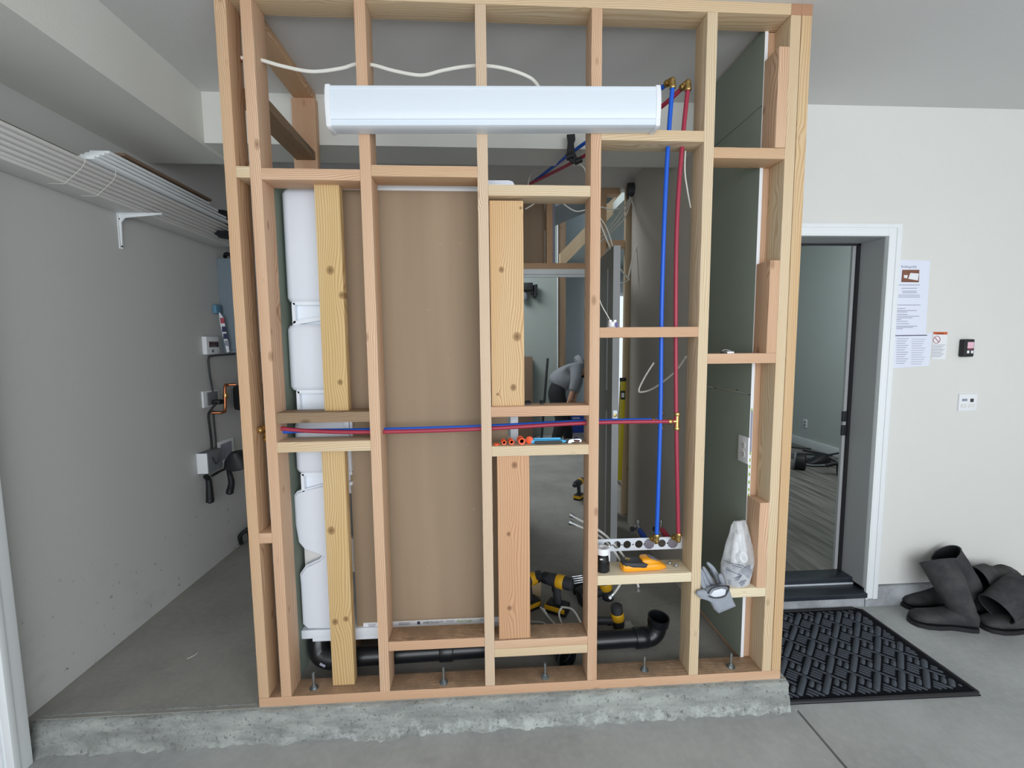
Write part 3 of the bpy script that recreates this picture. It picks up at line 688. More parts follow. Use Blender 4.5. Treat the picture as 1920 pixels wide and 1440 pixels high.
bh = [pt(500, 812, .055), pt(560, 808, .06), pt(700, 806, .062), pt(900, 800, .062), pt(1100, 790, .06), pt(1238, 787, .055)]
rh = [pt(500, 800, .04), pt(580, 808, .042), pt(705, 810, .042), pt(905, 804, .042), pt(1100, 793, .042), pt(1262, 790, .044)]
water('blue', M['blue'], bt, bvp, bb, pt(1238, 788, .055), bback, bh, 0, 0, 'blue plastic water pipe with brass fittings hanging between the right studs')
water('red', M['red'], rt, rvp, rb, pt(1269, 790), rback, rh, 0, 0, 'crimson plastic water pipe with brass fittings running beside the blue one')
# perforated strip and stub outs
STR = thing('perforated_strip', 'galvanised steel strip with round holes fixed across the right bay', 'metal strip', (1.5, .1, .58))
zc = aY(1200, 1019, .1).z; bm = B(); x0, x1, hz = XE + W * .5, XF + W * .5, .026
us = [1138, 1156, 1175, 1197, 1216, 1240, 1260]; hs = [aY(u, 1019, .1).x for u in us]
# plate with real holes: grid of cells around each hole
segn = 16; top = zc + hz; botz = zc - hz; rh_ = .0165
edges_x = [x0] + [(a + b) / 2 for a, b in zip(hs, hs[1:])] + [x1]
for i, hx in enumerate(hs):
    L_, R_ = edges_x[i], edges_x[i + 1]; ri = min(rh_, (hx - L_) * .9, (R_ - hx) * .9)
    inner = []; outer = []
    for k in range(segn):
        a = 2 * PI * k / segn + PI / segn; c, s = math.cos(a), math.sin(a); inner.append((hx + ri * c, zc + ri * s))
        sx = (R_ - hx) / c if c > 0 else (L_ - hx) / c; sz = hz / abs(s); q = min(sx, sz); outer.append((hx + q * c, zc + q * s))
    for yy, flip in ((.094, 0), (.096, 1)):
        vi = [bm.verts.new((x, yy, z)) for x, z in inner]; vo = [bm.verts.new((x, yy, z)) for x, z in outer]
        for k in range(segn): f = (vi[k], vo[k], vo[(k + 1) % segn], vi[(k + 1) % segn]); bm.faces.new(f if flip else f[::-1])
        cors = [(L_, botz), (L_, top), (R_, botz), (R_, top)]
        for cx_, cz_ in cors:
            best = None
            for k in range(segn):
                a_, b_ = outer[k], outer[(k + 1) % segn]
                onx = lambda p: abs(p[0] - cx_) < 1e-6; onz = lambda p: abs(p[1] - cz_) < 1e-6
                if (onx(a_) and onz(b_)) or (onz(a_) and onx(b_)): best = k
            if best is not None:
                vc = bm.verts.new((cx_, yy, cz_)); bm.faces.new((vo[best], vc, vo[(best + 1) % segn]))
bmesh.ops.remove_doubles(bm, verts=bm.verts[:], dist=1e-6)
obj('strip', bm, M['galv'], STR, smooth=None)
for a, b in zip(hs, hs[1:]): obj('punched_mark', cyl(B(), ((a + b) / 2, .0945, zc), ((a + b) / 2, .093, zc), .003, 10), M['dgrey'], STR)
for k, (u, lab, m) in enumerate(((1216, 'shut-off valve with navy sleeve behind the holed strip, below the blue pipe', 'navy'), (1260, 'shut-off valve with red sleeve behind the holed strip, below the crimson pipe', 'red'))):
    x = aY(u, 1019, .1).x; T = thing('shutoff_valve', lab, 'valve', (x, .1, zc))
    obj('grip_ring', lathe(B(), [(.014, -.008), (.021, -.006), (.021, .008), (.014, .01)], (x, .096, zc), (0, 1, 0), 10), M['purplegrey'], T)
    tip = aY(1196 if k == 0 else 1238, 992, .26)
    obj('sleeve', tube(B(), [(x - .0, .1, zc), (x - .01, .18, zc + .02), tip - Vector((-.012, .03, .02))], .011, 12, 4), M[m], T)
    obj('valve_body', lathe(B(), [(.010, -.015), (.012, -.01), (.012, .014), (.008, .016), (.008, .03), (.011, .032), (.011, .042)], tip, (0, .1, 1), 14), M['chrome'], T)
    obj('valve_handle', lathe(B(), [(.005, 0), (.005, .03), (.012, .03), (.012, .036)], tip, (-1, -.4, .2), 10), M['dgrey'], T)
# ------------------------------------------------------------------ strip light and its cable
LT = thing('strip_light', 'long white wraparound ceiling light screwed across the stud fronts', 'light fixture', (.93, 0, 2.11))
zl0, zr0 = 2.107, 2.130; XL0, XL1 = .368, 1.502; hh = .133
def lz(x): return zl0 + (zr0 - zl0) * (x - XL0) / (XL1 - XL0)
def lprof(x, grow=0.0, dy=0.0):
    pr_ = [(-.002, .0), (-.030, -.001), (-.050, .0), (-.0570, .0035), (-.0578, .021), (-.0592, .0235), (-.0625, .055), (-.0635, .08), (-.0610, .105), (-.0585, .120), (-.0570, .121), (-.055, .130), (-.050, hh), (-.002, hh)]
    cy, cz = -.03, .066; return [Vector((x, cy + (y - cy) * (1 + grow) + dy, lz(x) + cz + (z - cz) * (1 + grow))) for y, z in pr_]
obj('housing_lens', loft(B(), [lprof(XL0 + .014), lprof(XL1 - .014)]), M['lens'], LT, smooth=25)
obj('end_cap', loft(B(), [lprof(XL0, .02), lprof(XL0 + .003, .06), lprof(XL0 + .016, .06)]), M['whitep'], LT, smooth=25)
obj('end_cap', loft(B(), [lprof(XL1 - .016, .06), lprof(XL1 - .003, .06), lprof(XL1, .02)]), M['whitep'], LT, smooth=25)
bm = B()
for za, zb_ in ((.0215, .0245), (.117, .120)):
    a = [Vector((XL0 + .016, -.0615 if za < .1 else -.0605, lz(XL0) + za)), Vector((XL1 - .016, -.0615 if za < .1 else -.0605, lz(XL1) + za)), Vector((XL1 - .016, -.0615 if za < .1 else -.0605, lz(XL1) + zb_)), Vector((XL0 + .016, -.0615 if za < .1 else -.0605, lz(XL0) + zb_))]
    prism(bm, a, (0, .006, 0))
obj('lens_rib', bm, M['acryl_gloss'], LT)
CB = thing('power_cable', 'white flat power cable threaded through the studs above the strip light', 'cable', (.5, .045, 2.3))
cpts = [pt(452, 108), pt(487, 112), pt(530, 124), pt(585, 134), pt(640, 128), pt(668, 120), pt(700, 122), pt(740, 133), pt(790, 141), pt(830, 132), pt(870, 125), pt(905, 123), pt(940, 127), pt(975, 137), pt(1000, 150), pt(1014, 170, .02)]
obj('sheath', flat(B(), cpts, .0062, .0035, 6), M['cable'], CB); obj('stripped_end', tube(B(), [pt(457, 106), pt(451, 109), pt(453, 116)], .003, 8, 4), M['copper'], CB)
def cable(label, pts, r=.0032, mat='cable', name='loose_cable', group=None):
    o = obj(name, tube(B(), pts, r, 8, 8), M[mat], label=label, cat='cable', group=group, smooth='all'); return o
cable('short white wire dropping below the top right blocking', [pt(1285, 283, .06), pt(1284, 320, .062), pt(1288, 352, .07), pt(1295, 390, .085)], .003)
cable('white cable bent in a V hanging on the grey wall behind the pipes', [aY(1287, 668, .12), aY(1262, 700, .3), aY(1225, 728, .5), aY(1203, 735, .56), aY(1198, 730, .56), aY(1210, 705, .56), aY(1226, 680, .56)], .0045)
cable('white wire arcing over the beam edge near the black hanger strap', [aY(1083, 305, .68), aY(1095, 315, .7), aY(1100, 332, .7), aY(1103, 345, .7)], .004)
cable('white wire looping up from behind the pale top blocking', [aY(990, 346, 1.0), aY(995, 328, 1.05), aY(1005, 319, 1.1), aY(1015, 317, 1.15)], .004)
cable('thin white wire sagging below the top blocking in the centre right bay', [aY(985, 392, .9), aY(1000, 383, .9), aY(1030, 360, .9), aY(1060, 385, .9), aY(1080, 396, .9), aY(1100, 393, .9), aY(1125, 388, .9), aY(1150, 393, 1.0), aY(1172, 385, 1.2), aY(1188, 368, 1.5)], .0035)
for k in range(3):
    cable(('uppermost', 'middle', 'lowest')[k] + ' of three white house cables fanning from the dark ceiling box toward the doorway', [aY(1185, 366, 1.6), aY(1165 + 4 * k, 395 + 5 * k, 1.55), aY(1142 + 3 * k, 425 + 4 * k, 1.45), aY(1118, 440 + 10 * k, 1.2)], .005, group='loose house cables')
cable('long white house cable kinking out against the grey wall', [aY(1178, 362, 1.6), aY(1190, 390, 1.55), aY(1205, 418, 1.5), aY(1217, 430, 1.48), aY(1207, 437, 1.48), aY(1196, 455, 1.5), aY(1186, 485, 1.5), aY(1178, 520, 1.5)], .0055)
cable('pair of white house cables drooping toward the door edge, inner one', [aY(1118, 395, .9), aY(1128, 425, .95), aY(1142, 460, 1.0), aY(1160, 500, 1.1), aY(1180, 525, 1.2)], .005)
cable('pair of white house cables drooping toward the door edge, outer one', [aY(1120, 402, .9), aY(1136, 425, .95), aY(1148, 460, 1.0), aY(1152, 500, 1.0), aY(1158, 526, 1.05), aY(1170, 530, 1.1), aY(1180, 522, 1.2)], .004)
# black hanger strap, ceiling box
hs_ = thing('pipe_hanger', 'black rubbery hanger strap holding the blue and crimson pipes at the beam', 'strap', tuple(aY(1070, 270, .635)))
bm = B(); a0 = [(1063, 252), (1078, 251), (1079, 262), (1076, 270), (1078, 285), (1086, 303), (1074, 306), (1066, 298), (1063, 285), (1065, 266)]
prism(bm, [aY(u, v, .60) for u, v in a0], (0, .012, 0)); obj('strap', bm, M['black'], hs_)
obj('clamp', (lambda bm: (cyl(bm, aY(1062, 295, .61), aY(1075, 291, .60), .016), cyl(bm, aY(1078, 304, .61), aY(1090, 299, .61), .014), bm)[-1])(B()), M['black'], hs_)
jb = thing('junction_box', 'dark round ceiling box with cables at the top of the grey wall', 'electrical box', tuple(aY(1188, 357, 1.6)))
pj = aY(1188, 357, 1.6); obj('box', lathe(B(), [(.03, -.05), (.052, -.045), (.055, .02), (.048, .03)], pj, (1, -.25, 0), 20), M['dgrey'], jb); obj('face_ring', lathe(B(), [(.045, .03), (.06, .03), (.06, .045), (.045, .045)], pj, (1, -.25, 0), 20), M['grey'], jb)
# ------------------------------------------------------------------ inner partition and door beyond
PF = thing('door_partition', 'timber framed partition with a door opening deep behind the stud wall', 'timber frame', (1.45, 1.84, 0))
y0, y1 = 1.8, 1.89
board('top_plate', .96, 1.93, y0, y1, 2.52, 2.558, M['fir2'], PF)
board('header', .96, 1.72, y0, y1, 1.955, 2.00, M['fir2'], PF); board('cripple_stud', 1.362, 1.408, y0, y1, 2.0, 2.52, M['fir2'], PF)
board('king_stud', 1.77, 1.825, y0, y1, 0, 2.52, M['fir2'], PF); board('header', 1.835, 1.99, y0, y1, 2.125, 2.175, M['fir2'], PF)
board('end_post', 1.966, 2.03, y0 - .03, y0 + .01, 0, 2.56, M['pale'], PF); board('jack_stud', .96, 1.05, y0, y1, 0, 1.95, M['fir2'], PF)
board('sill_plate', 1.835, 1.99, y0, y1, .62, .66, M['fir2'], PF)
obj('drywall_backing', bx(.96, 1.36, y1, y1 + .012, 2.0, 2.52), M['brown'], PF); obj('drywall_edge', bx(1.41, 1.432, y0 + .03, y1 + .01, 2.0, 2.52), M['ink'], PF)
obj('head_jamb', (lambda bm: (box(bm, .98, 1.74, y0 - .01, y1 + .01, 1.915, 1.953), box(bm, 1.72, 1.74, y0 - .01, y1 + .01, 0, 1.92), box(bm, .98, 1.74, y0 + .03, y0 + .06, 1.90, 1.915), bm)[-1])(B()), M['trim'], PF)
# door leaf standing open toward the camera
dn = Vector((1.670, .93, .012)); dh = Vector((1.716, 1.72, .012)); dd = (dh - dn).normalized(); nn = Vector((dd.y, -dd.x, 0))
DL = struct('door_2', prism(B(), [dn, dh, dh - nn * .04, dn - nn * .04], (0, 0, 1.93)), M['doorleaf'], label='dark panelled door standing open behind the pipes')
ecol = obj('door_edge', prism(B(), [dn - dd * .003 - nn * .0, dn + dd * .0004, dn + dd * .0004 - nn * .04, dn - dd * .003 - nn * .04], (0, 0, 1.93)), M['jamb'], DL)
obj('latch', lathe(B(), [(.011, 0), (.011, .004), (.006, .005), (.005, .012)], dn - nn * .02 + Vector((0, -.003, .94)), (0, -1, 0), 14), M['brass'], DL)
obj('latch_plate', prism(B(), [dn - dd * .0045 - nn * .008, dn - dd * .003 - nn * .008, dn - dd * .003 - nn * .032, dn - dd * .0045 - nn * .032], (0, 0, .06)), M['zinc'], DL).location.z = .91
bm = B()
for za, zb_ in ((.15, .95), (1.08, 1.82)):
    for s0, s1 in ((.13, .15), (.62, .64)): prism(bm, [dn + dd * s0 - nn * .041, dn + dd * s1 - nn * .041, dn + dd * s1 - nn * .046, dn + dd * s0 - nn * .046], (0, 0, zb_ - za)) if False else prism(bm, [p + Vector((0, 0, za)) for p in (dn + dd * s0 - nn * .040, dn + dd * s1 - nn * .040, dn + dd * s1 - nn * .044, dn + dd * s0 - nn * .044)], (0, 0, zb_ - za))
obj('panel_moulding', bm, M['jamb'], DL)
# level leaning by the end post
LV = thing('spirit_level', 'long yellow spirit level leaning beside the end post past the door', 'level', tuple(aY(1160, 1000, 1.75)))
a = aY(1168, 712, 1.76); b = aY(1160, 900, 1.70); dv = (b - a).normalized()
obj('body', loft(B(), [ell(a, (1, 0, 0), (0, 1, 0), .022, .012, 16, 6), ell(b, (1, 0, 0), (0, 1, 0), .022, .012, 16, 6)]), M['lyellow'], LV, smooth=25)
obj('end_cap', loft(B(), [ell(a + dv * -.015, (1, 0, 0), (0, 1, 0), .024, .014, 16, 6), ell(a + dv * .012, (1, 0, 0), (0, 1, 0), .024, .014, 16, 6)]), M['black'], LV, smooth=25)
pv = a + dv * .12; vv = obj('vial_window', bx(pv.x - .018, pv.x + .018, pv.y - .0145, pv.y - .011, pv.z - .035, pv.z + .035, .003), M['black'], LV); obj('vial', bx(pv.x - .011, pv.x + .011, pv.y - .017, pv.y - .014, pv.z - .018, pv.z + .018, .003), M['whitep'], vv)
# stair stringer in the far room, bare post
bm = B(); s0 = aY(1050, 505, 2.6); s1 = aY(1200, 350, 2.6); prism(bm, [s0, s1, s1 + Vector((.0, 0, .15)), s0 + Vector((0, 0, .15))], (0, .04, 0)); obj('stair_stringer', bm, M['pale'], label='pale sloping stair stringer seen above the inner door header', cat='stair part')
bm = B(); prism(bm, [s0 + Vector((-.3, .04, .48)), s1 + Vector((0, .04, .16)), s1 + Vector((0, .04, .18)), s0 + Vector((-.3, .04, .50))], (0, .9, 0)); obj('stair_underside', bm, M['grey'], label='grey sloping underside of the stairs in the far room', cat='stair part')
pst = board('timber_post', 1.964, 2.083, 4.95, 5.04, 0, 3.75, M['weath'], None); pst['label'] = 'bare wooden post standing in the far room behind the bending person'; pst['category'] = 'post'
obj('corner_bead', bx(1.952, 1.962, 4.92, 4.93, .35, 3.7), M['trim'], label='white corner bead strip beside the bare wooden post', cat='trim strip')
# far room contents
pc = aY(985, 700, 4.7); cb = thing('cardboard_box', 'tall brown cardboard panel leaning on the far room wall', 'cardboard', (1.42, 4.8, 0)); obj('panel', bx(1.25, aY(998, 700, 4.75).x, 4.70, 4.90, 0, aY(990, 669, 4.75).z, .004), M['card'], cb)
bl = aY(1027, 672, 4.6); b2 = aZ(1018, 835, .01); obj('long_pole', tube(B(), [bl, (b2.x, 4.4, .02)], .017, 10, 0), M['black'], label='black pole leaning behind the bending person', cat='pole')
wm = thing('wall_fixture', 'black fixture with knobs mounted high on the far room wall', 'wall fixture', tuple(aY(1000, 545, 4.9)))
def PX(u, v, Y=4.88): return aY(u, v, Y)
obj('body', (lambda bm: (box(bm, PX(975, 0).x, PX(995, 0).x, 4.75, 4.93, PX(990, 546).z, PX(990, 532).z, .01), box(bm, PX(997.5, 0).x, PX(1003, 0).x, 4.78, 4.93, PX(990, 558).z, PX(990, 535).z, .003), bm)[-1])(B()), M['black'], wm)
for v in (536, 551): p = PX(996, v, 4.83); obj('knob', lathe(B(), [(.01, 0), (.01, .075), (.025, .078), (.025, .09)], p, (1, 0, 0), 12), M['black'], wm)
obj('bottle', lathe(B(), [(.05, 0), (.06, .02), (.05, .1), (.03, .12)], PX(983, 563, 4.84), (0, 0, 1), 14), M['grey'], wm)
NB = thing('product_box', 'navy blue printed carton on the floor beyond the bending person', 'box', tuple(aY(1085, 815, 5.2)))
pa_ = aY(1064, 812, 5.0); pb_ = aY(1100, 779, 5.0); obj('carton', bx(pa_.x, pb_.x, 5.0, 5.25, 0, pb_.z, .004), M['navy'], NB); obj('label_band', bx(pa_.x + .08, pa_.x + .19, 4.996, 5.0, aY(0, 806, 5.).z, aY(0, 803, 5.).z), M['ink'], NB)
# ------------------------------------------------------------------ person bending in the far room
PYY = 4.0
def q(u, v, dy=0.0): return aY(u, v, PYY + dy)
PE = thing('person', 'person in a grey hooded top and black trousers bending forward in the far room', 'person', tuple(q(1040, 845)))
pel = q(1042, 728); sp1 = q(1055, 708); ch = q(1073, 693); nk = q(1090, 690); hd = q(1103, 700)
shl = q(1080, 690, -.16); shr = q(1082, 692, .16); ell_ = q(1079, 713, -.2); elr = q(1085, 716, .16); wl = q(1072, 738, -.2); wr = q(1078, 742, .1); hl = q(1068, 748, -.2); hr = q(1074, 752, .1)
hipl = q(1042, 737, -.1); hipr = q(1042, 737, .1); knl = q(1054, 786, -.12); knr = q(1062, 790, .12); anl = q(1040, 838, -.12); anr = q(1066, 835, .12)
V = [pel, sp1, ch, nk, hd, shl, ell_, wl, shr, elr, wr, hipl, knl, anl, hipr, knr, anr]
Ed = [(0, 1), (1, 2), (2, 3), (3, 4), (2, 5), (5, 6), (6, 7), (2, 8), (8, 9), (9, 10), (0, 11), (11, 12), (12, 13), (0, 14), (14, 15), (15, 16)]
Rr = [.125, .12, .13, .06, .095, .06, .045, .032, .06, .045, .032, .095, .06, .042, .095, .06, .042]
# feet and hands are part of the same body chain
V += [anl + Vector((.14, -.02, -.03)), anr + Vector((.14, .0, -.03)), hl, hr]; Ed += [(13, 17), (16, 18), (7, 19), (10, 20)]; Rr += [.035, .035, .03, .03]
for base, wi, sgn in ((19, hl, 1), (20, hr, -1)):
    for k in range(5):
        dvec = Vector((.018 * (k - 2) + (.02 if k == 4 else 0), .012 * (k - 2) * sgn, -.045 if k != 4 else -.02)); V.append(wi + dvec); Ed.append((base, len(V) - 1)); Rr.append(.009)
        V.append(wi + dvec + Vector((.004, 0, -.028 + abs(k - 2) * .004))); Ed.append((len(V) - 2, len(V) - 1)); Rr.append(.008)
Rr[0] = .10; Rr[1] = .095; Rr[2] = .10; Rr[11] = Rr[14] = .075
body = skin('body', V, Ed, Rr, M['skin'], PE, 2)
skin('hoodie', [pel + Vector((-.03, 0, .0)), sp1, ch, nk, shl, ell_, wl + Vector((0, 0, .02)), shr, elr, wr + Vector((0, 0, .02))], [(0, 1), (1, 2), (2, 3), (2, 4), (4, 5), (5, 6), (2, 7), (7, 8), (8, 9)], [.175, .165, .165, .09, .085, .068, .05, .085, .068, .05], M['hoodie'], PE, 2)
skin('trousers', [pel.lerp(sp1, .7), pel, hipl, knl, anl + Vector((0, 0, .04)), hipr, knr, anr + Vector((0, 0, .04))], [(0, 1), (1, 2), (2, 3), (3, 4), (1, 5), (5, 6), (6, 7)], [.09, .14, .125, .088, .065, .125, .088, .065], M['pants'], PE, 2, root=1)
for an in (anl, anr):
    p = an + Vector((.05, 0, -.02)); obj('shoe', loft(B(), [ell(p + Vector((x, 0, zc_)), (0, 1, 0), (0, 0, 1), ry, rz, 14) for x, ry, rz, zc_ in ((-.13, .02, .02, -.01), (-.11, .045, .05, .01), (0, .05, .05, 0), (.1, .055, .035, -.02), (.15, .04, .022, -.03), (.165, .01, .01, -.035))]), M['black'], PE)
obj('hair', lathe(B(), [(.01, -.11), (.07, -.09), (.108, -.02), (.105, .04), (.06, .09), (.01, .1)], hd + Vector((.01, 0, .02)), (.3, 0, 1), 18), M['hair'], PE)
hood = obj('hood', lathe(B(), [(.05, -.04), (.10, -.03), (.11, .03), (.08, .06)], nk + Vector((-.03, 0, .06)), (1, 0, .4), 18), M['hoodie'], PE)
for s in (-1, 1): obj('eye', lathe(B(), [(.004, 0), (.012, .004), (.004, .009)], hd + Vector((.03, s * .035, -.085)), (.3, 0, -1), 10), M['dgrey'], PE); obj('ear', lathe(B(), [(.006, 0), (.022, .006), (.012, .014)], hd + Vector((-.01, s * .09, 0)), (0, s, 0), 12), M['skin'], PE)
obj('nose', lathe(B(), [(.016, 0), (.012, .012), (.004, .02)], hd + Vector((.04, 0, -.09)), (.4, 0, -1), 10), M['skin'], PE); obj('mouth', lathe(B(), [(.018, 0), (.014, .004)], hd + Vector((.07, 0, -.075)), (.8, 0, -.6), 10), M['rust'], PE)
# ------------------------------------------------------------------ power tools
def drill(label, foot, yaw, pitch=0.0, sc=1.0, group=None, upright=True):
    """cordless drill: local x = muzzle direction, z = up, base at z=0"""
    R = Matrix.Translation(foot) @ Matrix.Rotation(yaw, 4, 'Z') @ Matrix.Rotation(pitch, 4, 'Y') @ Matrix.Scale(sc, 4)
    T = thing('cordless_drill', label, 'power tool', tuple(foot), group)
    def put(name, bm, mat, par=T):
        for v in bm.verts: v.co = R @ v.co
        return obj(name, bm, mat, par)
    bt_ = put('battery', bx(-.05, .06, -.036, .036, 0, .05, .008), M['black'])
    put('battery_band', bx(-.045, .064, -.0375, .0375, .018, .044, .004), M['tyellow'], bt_)
    put('grip', loft(B(), [ell((-.0 + z * .1, 0, z), (1, 0, 0), (0, 1, 0), .021, .017, 14) for z in (.048, .07, .10, .14)]), M['dgrey'])
    put('motor_housing', loft(B(), [ell((x, 0, .165), (0, 1, 0), (0, 0, 1), r, r, 18) for x, r in ((-.075, .022), (-.068, .031), (.02, .033), (.055, .030))]), M['dgrey'])
    put('housing_band', lathe(B(), [(.0335, 0), (.035, .003), (.035, .035), (.0335, .04)], (-.03, 0, .165), (1, 0, 0), 18), M['tyellow'])
    put('collar', lathe(B(), [(.028, 0), (.030, .005), (.028, .03)], (.055, 0, .165), (1, 0, 0), 18), M['black'])
    put('chuck', lathe(B(), [(.022, 0), (.022, .03), (.012, .048), (.005, .05)], (.085, 0, .165), (1, 0, 0), 14), M['dgrey'])
    put('trigger', bx(.022, .036, -.008, .008, .105, .135, .003), M['black']); return T
drill('cordless drill standing alone on the floor near the far door opening', aZ(1086, 935, .0) , -2.2, 0, .92)
f = aZ(1010, 1195, .02); drill('cordless drill at the left end of the tool heap behind the boards', Vector((1.10, .56, .0)), -2.6, 0, .95)
drill('cordless drill standing in the middle of the tool heap', Vector((1.24, .50, .01)), 2.6, .0, 1.0)
drill('black and yellow drill lying on its side in the tool heap', Vector((1.36, .56, .035)), .3, 1.35, 1.0)
drill('yellow drill lying just right of the stud, nose toward the drain elbow', Vector((1.36, .38, .036)), -.1, 1.45, .9)
TS = thing('tool_case', 'small dark tool block with chrome bits in the heap', 'tool', (1.38, .52, 0)); obj('block', bx(1.35, 1.46, .66, .74, .0, .06, .006), M['black'], TS)
for k in range(4): obj('bit', tube(B(), [(1.35, .66 + .018 * k, .068 + .003 * k), (1.44, .68 + .016 * k, .068 + .003 * k)], .005, 8, 0), M['chrome'], TS)
for k, (pts, r) in enumerate((( [aY(1013, 1138, .44), aY(1035, 1165, .36), aY(1062, 1192, .22)], .0052), ([aY(1018, 1140, .42), aY(1038, 1172, .36), aY(1052, 1192, .22)], .0042), ([aY(1055, 1137, .40), aY(1048, 1150, .38), aY(1055, 1172, .34), aY(1070, 1192, .2)], .0048), ([aY(1052, 1138, .40), aY(1072, 1142, .36), aY(1085, 1160, .30), aY(1096, 1185, .22)], .0052), ([aY(995, 1166, .4), aY(1018, 1168, .38), aY(1032, 1180, .34), aY(1042, 1192, .3)], .005), ([aY(995, 1175, .38), aY(1008, 1184, .34), aY(1018, 1196, .28)], .005))):
    cable(('thickest milky hose running down from the left drill', 'thinner milky hose beside the thickest one', 'short milky hose hanging from the middle drill', 'milky hose arching right from the middle drill to the stud', 'dim milky hose lying at the left of the tool heap', 'lowest milky hose at the left end of the tool heap')[k], pts, r, 'clear', 'plastic_hose', 'milky hoses in the tool heap')
obj('timber_scrap', bx(1.10, 1.17, .66, .72, 0, .11, .003), M['pale'], label='pale timber scrap standing behind the tool heap', cat='timber')
obj('black_pipe_piece', tube(B(), [aY(1118, 1140, .62), aY(1150, 1144, .62)], .022, 18, 0), M['blackgloss'], label='short black pipe piece lying behind the right stud bay', cat='pipe')
bm = B(); pp = aZ(1160, 1178, .01)
for k in range(5): prism(bm, [pp + Vector((.01 * k, .006 * k, 0)), pp + Vector((.02 + .012 * k, -.01, .004)), pp + Vector((.014 * k, .02, .02))], (.004, .004, .002))
obj('clear_plastic_scrap', bm, M['clear'], label='crumpled clear plastic scrap on the slab beside the black pipe', cat='plastic scrap')
# ------------------------------------------------------------------ objects on the lower right shelf
ZB = zb
def onb(u, v, z=None): return aZ(u, v, ZB if z is None else z)
AD = thing('drain_adapter', 'black drain adapter with white collar standing on the pale shelf blocking', 'pipe fitting', tuple(onb(1137, 1072)))
p = onb(1137, 1068); p.y = .045; p.x = XE + W + .0315
obj('base', lathe(B(), [(.026, 0), (.0285, .002), (.0285, .034), (.024, .038), (.024, .052), (.0225, .056), (.0225, .072)], p, seg=28), M['blackgloss'], AD)
obj('collar', lathe(B(), [(.022, .070), (.0275, .072), (.0275, .092), (.025, .096), (.0145, .096), (.0135, .090), (.0135, .05)], p, seg=28, cap=False), M['whitep'], AD)
obj('tag', bx(p.x - .017, p.x - .006, p.y - .0255, p.y - .020, p.z + .055, p.z + .059, M4=None), M['whitep'], AD)
p2 = p + Vector((.028, .032, 0)); o_ = obj('plastic_strip', bx(p2.x, p2.x + .012, p2.y, p2.y + .003, ZB, ZB + .085, .001), M['whitep'], label='white plastic strip standing behind the black adapter', cat='strip')
# amber stud finder / tape
YT = thing('stud_finder', 'amber and charcoal handheld detector lying on the pale shelf blocking', 'tool', tuple(onb(1205, 1072)))
a = onb(1166, 1072); b = onb(1254, 1070); a.y = .040; b.y = .052; L_ = b.x - a.x; dirx = (b - a); dirx.z = 0; dirx.normalize(); yy_ = Vector((-dirx.y, dirx.x, 0))
def sect(s, wy, h, z0=0.0, top=False, n=18): return [a + dirx * (s * L_) + yy_ * (wy * math.cos(2 * PI * k / n)) + Vector((0, 0, z0 + h * .5 + h * .5 * math.sin(2 * PI * k / n))) for k in range(n)]
def sq(s, wy, z0, z1, n=20, pw=3.5): return ell(a + dirx * (s * L_) + Vector((0, 0, (z0 + z1) / 2)), yy_, (0, 0, 1), wy, (z1 - z0) / 2, n, pw)
obj('body', loft(B(), [sq(0, .012, .004, .018), sq(.02, .022, .001, .030), sq(.10, .030, 0, .032), sq(.4, .030, 0, .030), sq(.6, .032, 0, .034), sq(.72, .034, 0, .036), sq(.86, .028, 0, .028), sq(.96, .018, .001, .014), sq(1.0, .008, .002, .008)]), M['yellow'], YT)
obj('grip', loft(B(), [sq(.015, .014, .020, .038), sq(.06, .024, .018, .043), sq(.20, .0305, .017, .042), sq(.38, .031, .014, .040), sq(.50, .031, .008, .037), sq(.57, .026, .012, .034)]), M['dgrey'], YT)
obj('head', loft(B(), [sq(.44, .020, .020, .046), sq(.49, .026, .018, .051), sq(.60, .028, .018, .050), sq(.72, .026, .016, .042), sq(.84, .020, .012, .030)]), M['yellow'], YT)
obj('display', loft(B(), [sq(.60, .018, .040, .0525), sq(.70, .019, .034, .048), sq(.80, .015, .026, .037)]), M['purplegrey'], YT)
obj('button', lathe(B(), [(.010, 0), (.011, .002), (.009, .004), (.004, .0045)], a + dirx * (.15 * L_) + Vector((0, 0, .042)), (0, 0, 1), 18), M['brass'], YT)
# braided hoses with chrome ends
def hose(label, pts, endpts, r=.0052):
    T = thing('braided_hose', label, 'hose', tuple(pts[0])); obj('hose', tube(B(), pts, r, 12, 8), M['clear'], T)
    for p_, d_ in endpts: obj('end_fitting', lathe(B(), [(.005, -.01), (.0062, 0), (.0062, .010), (.010, .012), (.010, .024), (.006, .026)], p_, d_, 6), M['chrome'], T)
h1 = [aY(1078, 970, .22), aY(1100, 982, .19), aY(1125, 996, .16), aY(1146, 1014, .135), aY(1162, 1033, .12), aY(1175, 1052, .115)]
hose('upper steel braided hose reaching across the stud toward the detector', h1 + [aY(1190, 1080, .117), aY(1197, 1100, .13)], [(h1[0], h1[0] - h1[1]), (aY(1196, 1098, .13), (.2, 0, -1))])
h2 = [aY(1077, 983, .22), aY(1098, 992, .2), aY(1125, 1006, .16), aY(1143, 1023, .135), aY(1156, 1040, .12), aY(1164, 1056, .115)]
hose('lower steel braided hose with a white tag crossing the stud', h2 + [aY(1166, 1080, .117), aY(1162, 1096, .125), aY(1150, 1114, .14)], [(h2[0], h2[0] - h2[1]), (aY(1150, 1114, .14), (-.7, 0, -.8))])
